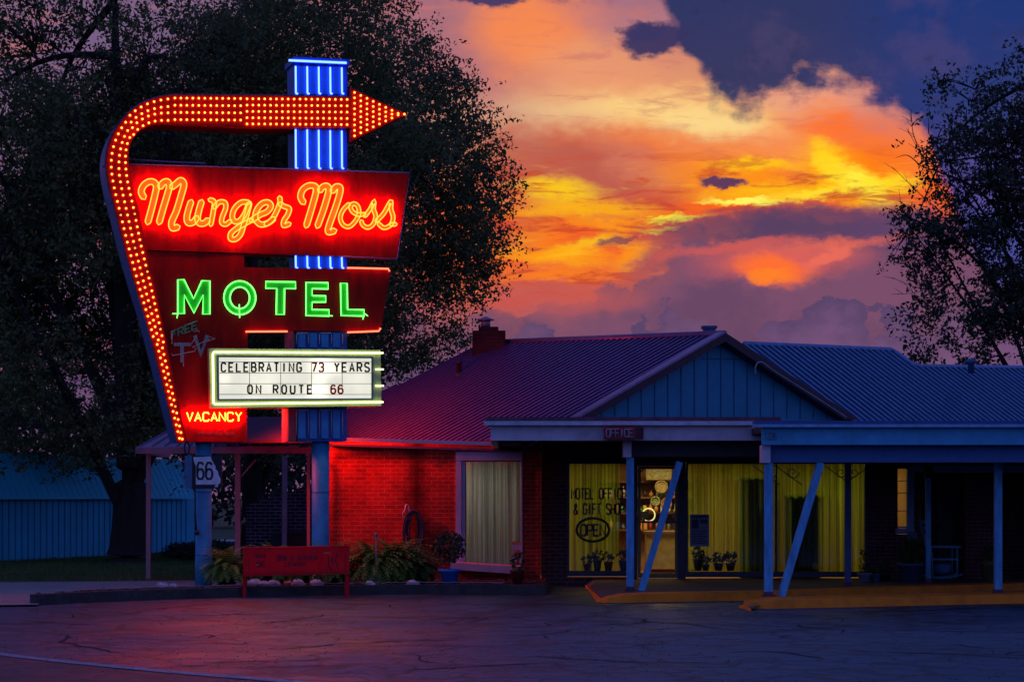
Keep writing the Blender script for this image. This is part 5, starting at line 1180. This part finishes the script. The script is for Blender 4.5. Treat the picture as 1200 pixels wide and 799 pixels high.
# ================================================================== BENCH
bm_ = mat('bench_red_paint', (.9, .008, .02), .5, spec=.15, var=.15, vscale=4)
g1 = G(288, 702); bench = empty('bench', (P(347, 0, 33.6).x, 33.6, 0), 'red painted metal bench with a tall lettered back on the lot by the planter', 'bench')
BF = plane_map(P(347, 600, 33.9), R(3))
m = MB(); m.prism(BF, [(285,642.5),(409.5,640.5),(409.5,668.5),(285,672)], -.03, 0); m.tube([BF(284.5,642.3,-.015), BF(410,640.3,-.015)], .022, 6, ref=(0, 1, 0)); m.build('backrest', bm_, bench)
a, b, c, d = BF(283.5,672,.02), BF(410,668.8,.02), BF(410,668.8,.42), BF(283.5,672,.42)
m = MB(); m.solid([a, b, c+Vector((0, 0, 0)), d], (0, 0, -.045)); m.build('seat', bm_, bench)
for px, t in ((286.5, .36), (407, .36), (287.5, .02), (406, .02)):
    q = BF(px, 672, t); m = MB(); m.box((q.x-.028, q.y-.028, 0), (q.x+.028, q.y+.028, q.z-.02)); m.build('leg', bm_, bench)
inkb = mat('bench_dark_lettering', (.07, .008, .03), .6)
m = MB(); text(m, BF, 'BOB & RAMONA', 325, 656.5, 2.9, 5.2, 4.0, .42, .0, .004, slope=-.015); text(m, BF, 'LEHMAN', 334, 663.5, 2.9, 5.0, 4.2, .42, .0, .004, slope=-.015)
text(m, BF, '66', 301, 664, 4, 6.5, 5.4, .5, 0, .004); text(m, BF, 'ROUTE', 299, 653.5, 1.8, 3.6, 2.7, .35, 0, .004)
for x, y0, y1 in ((291,655,669),(404,648,668)): m.prism(BF, rect(x,y0,x+.8,y1), 0, .004)
for pts in ([(384,650),(386,656),(385,662),(388,668)], [(395,648),(393,656),(396,666)], [(389,651),(390,660)]): ribbon(m, BF, pts, .7, 0, .004)
m.build('lettering', inkb, bench)
m = MB(); m.prism(BF, rect(380,647,387,648.4), 0, .004); m.prism(BF, rect(300,661,303,662), .004, .006); m.build('yellow_mark', mat('bench_yellow', (.5, .30, .03), .6), bench)

# ================================================================== PLANTS OF THE BED
fern_m = [mat('fern_frond', (.24, .34, .05), .6, var=.5, vscale=4, trans=.25), mat('dark_frond', (.10, .17, .03), .6, var=.4, vscale=5, trans=.2)]
potd = mat('dark_pot', (.03, .025, .025), .7)
def fern(px, D, r, h, n, seed, label, pot_r=.2, pot_h=.22, name='fern', mi=0):
    x = P(px, 0, D).x; z0 = .14; root = empty(name, (x, D, z0), label, 'plant', 'plants in the planter bed'); rnd = random.Random(seed)
    MB().lathe((x, D, z0), [(pot_r*.75, 0), (pot_r, pot_h*.85), (pot_r*1.1, pot_h*.86), (pot_r*1.1, pot_h), (pot_r*.9, pot_h)], 16).build('pot', potd, root)
    V = []; 
    for i in range(int(n*1.5)):
        a = rnd.uniform(0, 6.283); e = rnd.uniform(.25, 1.35); L = rnd.uniform(.7, 1.05)*math.hypot(r*math.cos(e)*1.0, h*math.sin(e))*1.15
        p = Vector((x, D, z0+pot_h)); d = Vector((math.cos(a)*math.cos(e), math.sin(a)*math.cos(e), math.sin(e))); K_ = 11; st = L/K_
        side = Vector((-math.sin(a), math.cos(a), 0))
        for k in range(K_):
            q = p+d*st; w = (.070*math.sin(math.pi*(k+1.2)/(K_+1.5))+.01)
            for s in (-1, 1):
                tip = p+side*s*w+d*st*.9+Vector((0, 0, -.01)); V += [p, p+d*st*.45, tip, p+side*s*w*.5-Vector((0, 0, .004))]
            V += [p-side*.004, p+side*.004, q+side*.003, q-side*.003]
            p = q; d = (d+Vector((0, 0, -.16-rnd.uniform(0, .05)))).normalized()
    V = np.array([tuple(v) for v in V]); raw_mesh('foliage', V, np.arange(len(V)).reshape(-1, 4), fern_m[mi], root)
fern(266, 35.1, .42, .62, 120, 1, 'yellow green fern in a dark pot between the left sign pole and the bench')
fern(320, 35.6, .42, .60, 100, 2, 'fern whose tips show above the left half of the bench back', pot_r=.24)
fern(352, 35.7, .34, .52, 80, 3, 'fern barely showing above the middle of the bench back')
fern(392, 35.6, .42, .68, 110, 4, 'fern behind the right end of the bench at the foot of the pole', pot_r=.24)
fern(440, 35.5, .55, .78, 170, 5, 'big spreading fern just right of the bench')
fern(463, 35.8, .46, .78, 130, 6, 'tall arching fern under the hose hanger')
fern(490, 35.7, .36, .58, 90, 7, 'smaller dark fern between the big ferns and the blue pot', mi=1)
# shrub in the blue pot
x = P(527, 0, 34.9).x; bz = .16; root = empty('shrub', (x, 34.9, bz), 'round leafy shrub growing in a bright blue pot', 'plant')
MB().lathe((x, 34.9, bz), [(.115, 0), (.17, .215), (.20, .22), (.20, .255), (.16, .255), (.15, .2)], 20).build('pot', mat('bright_blue_pot', (.03, .22, .75), .45), root)
m = MB(); m.tube([(x, 34.9, bz+.2), (x+.01, 34.9, bz+.42), (x, 34.9, bz+.6)], [.016, .013, .01], 6)
for a in range(7): m.tube([(x, 34.9, bz+.42+a*.02), (x+.2*math.cos(a*.9), 34.9+.2*math.sin(a*.9), bz+.62+.03*a)], [.009, .004], 5)
m.build('stem', mat('bark_small', (.06, .035, .02), .9), root)
V1, F1_ = leaves((x-.02, 34.9, bz+.63), .30, .29, 520, .07, 31); raw_mesh('foliage', V1, F1_, mat('shrub_leaf', (.035, .06, .02), .5, var=.4, vscale=9, trans=.15), root)
# pot by the corner
x = P(606, 0, 35.3).x; root = empty('corner_plant', (x, 35.3, .15), 'thin dark plant in a red pot at the corner of the red wall', 'plant')
MB().lathe((x, 35.3, .15), [(.08, 0), (.12, .2), (.13, .21), (.13, .24), (.1, .24)], 14).build('pot', mat('red_pot', (.16, .015, .012), .6), root)
V1, F1_ = leaves((x+.02, 35.3, .52), .12, .22, 150, .06, 35); raw_mesh('foliage', V1, F1_, leafd, root)
# white rocks
rockm = mat('white_rock', (.50, .46, .50), .85, var=.35, vscale=12, bump=.8, bscale=16); rnd = random.Random(5)
for px, py, r, lb in ((298,684,.11,'broad white rock below the left end of the bench'),(309,686,.07,'small white rock beside the broad one under the bench'),(321,679,.09,'pale rock beneath the left half of the bench seat'),(349,684,.10,'jagged pinkish rock under the middle of the bench'),(371,681,.10,'lavender tinted rock near the right leg of the bench'),(434,686,.07,'little white rock at the foot of the big fern'),(484,685,.09,'round white rock left of the blue pot'),(190,688,.08,'white rock in the bed left of the left sign pole'),(203,690,.06,'smaller white rock next to the left sign pole')):
    D = 34.7 if px > 250 else 33.9
    x = P(px, 0, D).x; m = MB(); m.ball((x, D, .17), r, 9, 6, (1.25, .9, .75), .22, rnd); m.ball((x+r*.7, D-.03, .16), r*.6, 7, 5, (1.1, .9, .7), .25, rnd)
    tag(m.build('rock', rockm), lb, 'rock', 'pale rocks in the planter bed')
# garden stake
x = P(441, 0, 35.0).x; m = MB(); m.tube([(x, 35.0, .15), (x, 35.0, .98)], .012, 5); m.ball((x, 35, 1.0), .035); root = tag(m.build('garden_stake', mat('stake_pale', (.30, .22, .22), .7)), 'thin garden stake with a dark knob standing in the big fern', 'stake')
# hose hanger
root = empty('hose_hanger', WF(482, 600, 0), 'dark coiled garden hose on a silver teardrop hanger on the red wall', 'hose hanger')
m = MB(); c = WF(477, 602, .10); m.tube([c+Vector((.075*math.sin(t)*(1 if math.cos(t) < .2 else .75), 0, .10*math.cos(t)+(.07 if math.cos(t) > .8 else 0))) for t in [k*.3491 for k in range(18)]], .016, 6, closed=True, ref=(0, 1, 0)); m.build('hanger', mat('silver_hanger', (.42, .44, .52), .35, metal=.6), root)
m = MB(); rnd = random.Random(2)
for k in range(9):
    w = .09+.012*k; cx = WF(485, 600, 0).x+rnd.uniform(-.02, .02); top, bot = WF(0, 600-rnd.uniform(-3, 3), 0).z, .55+rnd.uniform(0, .25)
    m.tube([(cx-w+2*w*(1+math.cos(t))/2*1.0, WD-.06-.012*k, (top+bot)/2+(top-bot)/2*math.sin(t)) for t in [j*.3491 for j in range(18)]], .014, 5, closed=True, ref=(0, 1, 0))
m.build('hose', mat('dark_hose', (.015, .035, .05), .45), root)

# ================================================================== PORCH CORNER ON THE RIGHT
RF_ = 37.2
def pot_at(px, D, r, h, mm, label, fol, seed, size=.07, name='potted_plant', fm=None):
    x = P(px, 0, D).x; root = empty(name, (x, D, .13), label, 'potted plant', 'pots along the office porch')
    MB().lathe((x, D, .13), [(r*.7, 0), (r, h*.85), (r*1.12, h*.86), (r*1.12, h), (r*.88, h), (r*.88, h*.9)], 16).build('pot', mm, root)
    V1, F1_ = leaves((x, D, .13+h+fol[1]*.7), fol[0], fol[1], fol[2], size, seed); raw_mesh('foliage', V1, F1_, fm or leafd, root)
pot_at(1013, 36.6, .12, .16, mat('white_pot', (.30, .34, .42), .5), 'small pale pot with a spiky plant at the end of the long window', (.10, .26, 80), 41)
pot_at(1026, 36.7, .09, .14, mat('blue_glazed', (.05, .20, .38), .3), 'small blue glazed pot against the brown brick', (.11, .10, 60), 42)
pot_at(1037, 36.8, .10, .13, potd, 'dark pot of flowering stems against the brown brick', (.13, .14, 90), 43)
pot_at(1067, 36.5, .22, .34, mat('slate_pot', (.05, .09, .16), .6), 'large slate blue pot with a bushy plant below the narrow window', (.26, .26, 260), 44, .09)
pot_at(1160, 36.6, .17, .36, mat('olive_urn', (.16, .15, .05), .6), 'olive urn with drooping leaves beside the right hand post', (.16, .18, 120), 45, .08, fm=mat('olive_leaf', (.12, .12, .03), .6, var=.3, trans=.2))
m = MB(); m.prism(wall(37.0), [(1063,622),(1075,624),(1075,640),(1070,646),(1065,640)], -.03, 0); tag(m.build('hanging_cloth', mat('blue_patterned_cloth', (.10, .20, .26), .8, var=.6, vscale=18)), 'blue patterned cloth hanging under the narrow window', 'cloth')
chm = mat('chair_blue_paint', (.10, .30, .42), .5, var=.15)
x = P(1103, 0, 36.9).x; y = 36.9; z = .135; chair = empty('rocking_chair', (x, y, z), 'pale blue rocking chair partly hidden by the thin blue post', 'chair')
for s in (-.22, .22):
    MB().tube([(x+.15*0+(-.35+.1*k), y+s, z+.06+.0*k+.16*((k-3)/3.5)**2*.35) for k in range(8)], .018, 6).build('rocker', chm, chair)
    MB().tube([(x+.24, y+s, z+.07), (x+.24, y+s, z+.62)], .02, 6).build('leg', chm, chair); MB().tube([(x-.20, y+s, z+.07), (x-.22, y+s, z+.5), (x-.34, y+s, z+1.12)], .02, 6).build('back_post', chm, chair)
    MB().box((x-.24, y+s-.03, z+.60), (x+.30, y+s+.03, z+.63)).build('armrest', chm, chair)
m = MB(); m.box((x-.22, y-.24, z+.38), (x+.26, y+.24, z+.41)); m.build('seat', chm, chair)
m = MB()
for k in range(5): t = .55+k*.12; m.box((x-.22-.12*(t-.5)/.6, y-.21, z+t), (x-.20-.12*(t-.5)/.6, y+.21, z+t+.07))
m.build('back_slat', chm, chair)
MB().lathe((x+.0, y-.05, z+.12), [(.10, 0), (.16, .06), (.17, .16), (.13, .20)], 14).build('basket', mat('basket_blue', (.07, .18, .34), .7, var=.3, vscale=25), None)
o = bpy.data.objects['basket']; tag(o, 'round blue woven basket under the seat of the rocking chair', 'basket')
# ================================================================== TREES
bark = mat('tree_bark', (.035, .024, .02), .95, var=.4, vscale=3, bump=1, bscale=9, stretch=(3, 3, .6))
leaf_a = mat('oak_leaf', (.14, .155, .045), .6, var=.5, vscale=.8, trans=.30); leaf_b = mat('maple_leaf', (.055, .075, .035), .6, var=.4, vscale=.8, trans=.22); leaf_c = mat('far_leaf', (.035, .05, .03), .8, var=.4, vscale=.5, trans=.2)
def pnoise(p, s, o): return mnoise.noise(Vector((p[0]*s+o, p[1]*s, p[2]*s)))
def tree(name, x, y, r0, ctr, rad, ncl, per, lsize, seed, label, lm, nlimb=12, gap=-.12, top=None, sig=.36, gs=.38, twig=1, test=None, grp=None, flare=1.7, trunk_pts=None):
    rnd = random.Random(seed); r = np.random.RandomState(seed); root = empty(name, (x, y, 0), label, 'tree', grp)
    ctr = Vector(ctr); rad = Vector(rad); ht = (top or ctr.z+rad.z*.35)+rad.z*.25
    tp = trunk_pts or [(x, y, -.1), (x, y, .35), (x+.05, y, 1.2), (x+.1, y, 3.0), (x+(ctr.x-x)*.25, y, ht*.55), (x+(ctr.x-x)*.6, y, ht)]
    tp = [Vector(p) for p in tp]; n = len(tp); rr = [r0*flare, r0*1.2, r0, r0*.9, r0*.55, r0*.07][:n]
    sp_ = smooth_path([tuple(p) for p in tp], 5); rads = [rr[min(int(i/5), n-2)]*(1-(i % 5)/5)+rr[min(int(i/5)+1, n-1)]*((i % 5)/5) for i in range(len(sp_))]
    tm = MB(); vs0 = len(tm.v); tm.tube(sp_, rads, 14)
    for v in tm.v: # fluted, uneven bark outline
        a = math.atan2(v.y-y, v.x-x); v.x += math.cos(a)*.05*math.sin(a*5+v.z)*r0*2; v.y += math.sin(a)*.05*math.sin(a*5+v.z)*r0*2
    nodes = [Vector(p) for p in sp_[8:]]
    for i in range(nlimb):
        t = rnd.uniform(.35, 1); s = Vector(sp_[int(t*(len(sp_)-1))]); a = i*2.399+rnd.uniform(-.4, .4); el = rnd.uniform(-.25, .9)
        e = ctr+Vector((math.cos(a)*math.cos(el)*rad.x, math.sin(a)*math.cos(el)*rad.y, math.sin(el)*rad.z))*rnd.uniform(.5, .72)
        mid = s.lerp(e, .45)+Vector((rnd.uniform(-.5, .5), rnd.uniform(-.5, .5), rnd.uniform(.2, 1.2))); pts = smooth_path([tuple(s), tuple(mid), tuple(e)], 7)
        w = r0*.42*(1.15-t*.5); tm.tube(pts, [w*(1-.85*k/(len(pts)-1)) for k in range(len(pts))], 7); nodes += [Vector(p) for p in pts[3:]]
        for j in range(5):
            b = Vector(pts[rnd.randint(4, len(pts)-1)]); dd = Vector((rnd.gauss(0, 1), rnd.gauss(0, 1), rnd.gauss(.25, .7))).normalized()*rnd.uniform(.14, .34)*min(rad); c_ = b+dd
            pp = smooth_path([tuple(b), tuple(b.lerp(c_, .5)+Vector((0, 0, .2))), tuple(c_)], 4); tm.tube(pp, [w*.3*(1-.8*k/(len(pp)-1)) for k in range(len(pp))], 5); nodes += [Vector(p) for p in pp[2:]]
    C_ = []; tries = 0; off = seed*7.3
    while len(C_) < ncl and tries < ncl*14:
        tries += 1; d = Vector((rnd.gauss(0, 1), rnd.gauss(0, 1), rnd.gauss(0, 1))).normalized(); q = rnd.random()**(1/2.2)
        lump = 1+.20*pnoise(tuple(d), 2.1, off)+.10*pnoise(tuple(d), 5.5, off+9)
        p = ctr+Vector((d.x*rad.x, d.y*rad.y, d.z*rad.z))*q*lump
        if p.z < 1.2: continue
        if pnoise(p, gs, off) < gap or pnoise(p, gs*2.7, off+3) < gap-.10: continue
        if test and not test(p, rnd): continue
        C_.append(p)
    NA = np.array([tuple(v) for v in nodes])
    if twig:
        for i, p in enumerate(C_):
            if i % twig: continue
            dist = ((NA-np.array(tuple(p)))**2).sum(1); q = nodes[int(dist.argmin())]
            if (p-q).length < 1.4: tm.tube([q, q.lerp(p, .5)+Vector((0, 0, .08)), p], [.022, .014, .006], 3, cap=False)
    tm.build('trunk', bark, root, recalc=False)
    nt_ = max(3, per//8); tw = np.repeat(np.array([tuple(p) for p in C_]), nt_, 0); tw = tw+r.normal(0, sig, tw.shape)*np.array([1, 1, .7])
    cc = np.repeat(tw, per//nt_, 0); cc = cc+r.normal(0, .085, cc.shape)*np.array([1.2, 1.2, .8])
    V, Fq = leaf_quads(cc, lsize, r, .35); raw_mesh('crown', V, Fq, lm, root); return root
ppx = lambda p: (600+p.x/p.y*2400, 585-(p.z-1.6)/p.y*2400)
def vis(p, rnd):
    u, v = ppx(p); return -170 < u < 1340 and v > -70
def t1_test(p, rnd):
    u, v = ppx(p)
    if not vis(p, rnd): return False
    if 120 < u < 170 and v > 520: return rnd.random() < .25
    if u > 235 and v > 470: return False
    if v > 548+12*math.sin(u*.09): return False
    if u < 130 and 60 < v < 440: return rnd.random() < .8
    return True
x1 = P(149, 0, 51).x
tree('oak_tree', x1, 51, .40, P(120, 230, 51), (8.3, 4.2, 7.6), 3500, 46, .105, 3, 'massive dark oak left of the sign with the blue shed behind its trunk', leaf_a, 20, .03, top=13, gs=.42, sig=.34, test=t1_test, grp='dark trees behind the sign', flare=1.9)
def t2_test(p, rnd):
    u, v = ppx(p)
    if not vis(p, rnd): return False
    lim = [(0, 484), (50, 508), (100, 560), (160, 578), (205, 606), (250, 612), (300, 592), (335, 598), (370, 562), (400, 548), (430, 500), (470, 440), (520, 330)]
    for (a, b), (c, d) in zip(lim, lim[1:]):
        if a <= v < c: return u < b+(d-b)*(v-a)/(c-a)-8+max(-7, min(7, rnd.gauss(0, 3)))+max(-26, min(9, 26*pnoise((p.x, p.y, p.z), .9, 5)))
    return v < 0 and u < 484 or (v >= 520 and 250 < u < 330 and v < 600)
x2 = P(296, 0, 58).x
tree('oak_tree', x2, 58, .30, P(400, 240, 58), (6.3, 4.4, 8.0), 4300, 44, .105, 11, 'second dark oak whose crown rises behind the pylon and arrow', leaf_a, 16, -.09, gs=.5, sig=.32, top=14, test=t2_test, grp='dark trees behind the sign',
     trunk_pts=[(x2, 58, -.1), (x2, 58, .4), (x2, 58, 1.4), (x2+.2, 58, 3.5), (x2+1.4, 58, 7.5), (x2+2.6, 58, 13)])
tree('oak_tree', P(-40, 0, 56).x, 56, .28, P(10, 380, 55), (4.6, 3, 5.4), 1000, 44, .11, 17, 'lower dark tree at the left edge hanging over the blue shed', leaf_a, 9, -.2, test=lambda p, r: vis(p, r) and ppx(p)[1] < 545 and ppx(p)[0] < 235, grp='dark trees behind the sign')
tree('oak_tree', P(230, 0, 66).x, 66, .26, P(215, 330, 66), (6.0, 3, 7.6), 1100, 40, .13, 23, 'dark tree filling the gap between the two oaks behind the sign', leaf_a, 9, -.1, test=lambda p, r: vis(p, r) and ppx(p)[1] < 530 and 150 < ppx(p)[0] < 560, grp='dark trees behind the sign')
def t5_test(p, rnd):
    u, v = ppx(p)
    if not vis(p, rnd): return False
    lim = [(60, 1175), (90, 1090), (150, 1105), (190, 1075), (230, 1050), (280, 1048), (330, 1052), (350, 1090), (368, 1058), (385, 1035), (430, 1045), (470, 1080)]
    for (a, b), (c, d) in zip(lim, lim[1:]):
        if a <= v < c: return u > b+(d-b)*(v-a)/(c-a)+4+rnd.gauss(0, 4)+16*pnoise((p.x, p.y, p.z), .8, 5)*2
    return False
x5 = P(1235, 0, 64).x
t5 = tree('maple_tree', x5, 64, .26, P(1185, 255, 64), (5.4, 2.4, 6.6), 1350, 32, .125, 29, 'open crowned maple standing behind the right wing of the roof', leaf_b, 26, .08, top=14, test=t5_test, sig=.26, gs=.75, flare=1.3)
m = MB(); rnd = random.Random(77)
for (a, b) in (((1110,235),(1062,150)),((1105,250),(1045,195)),((1100,262),(1052,235)),((1100,290),(1040,290)),((1098,300),(1044,262)),((1098,340),(1045,325)),((1075,170),(1068,128)),((1110,330),(1050,345))):
    p, q = P(*a, 63.5), P(*b, 63.5); mid = p.lerp(q, .5)+Vector((rnd.uniform(-.1, .1), 0, -.12)); pts = smooth_path([tuple(p), tuple(mid), tuple(q)], 5); m.tube(pts, [.022*(1-.75*k/(len(pts)-1)) for k in range(len(pts))], 4)
    for j in range(6):
        c_ = Vector(pts[rnd.randint(3, len(pts)-2)]); e_ = c_+Vector((rnd.uniform(-.45, .05), 0, rnd.uniform(-.05, .45))); m.tube([c_, e_], [.010, .005], 3)
m.build('bare_twig', bark, t5, recalc=False)
# far wood closing the horizon
r = np.random.RandomState(5); n = 60000; X = r.uniform(-62, 60, n); hh = 3.2+1.6*np.sin(X*.21)+1.1*np.sin(X*.63+1)+.6*np.sin(X*1.9); hh = np.where(X < 0, hh+3.2, hh)
c = np.stack([X, r.uniform(112, 122, n), np.maximum(.2, hh*r.uniform(0, 1, n)**.6)], 1); V, Fq = leaf_quads(c, .42, r); tag(raw_mesh('far_wood', V, Fq, leaf_c), 'dark low wood far behind the shed and the porch', 'wood', kind='stuff')
# shrubs by the foot of the oak
for i, (px, D, w, h, lb) in enumerate(((246,52,.9,.55,'low dark bush right of the left sign pole behind the lawn'),(222,54,.8,.45,'low dark bush at the end of the blue shed'),(272,50,.6,.5,'low dark bush seen beneath the porch roof'))):
    x = P(px, 0, D).x; V, Fq = leaves((x, D, h*.5), w, h*.6, 700, .12, 60+i); o = empty('bush', (x, D, 0), lb, 'bush', 'low bushes behind the porch'); raw_mesh('foliage', V, Fq, leaf_c, o)
    MB().tube([(x, D, 0), (x, D, h*.6)], .03, 5).build('stem', bark, o)
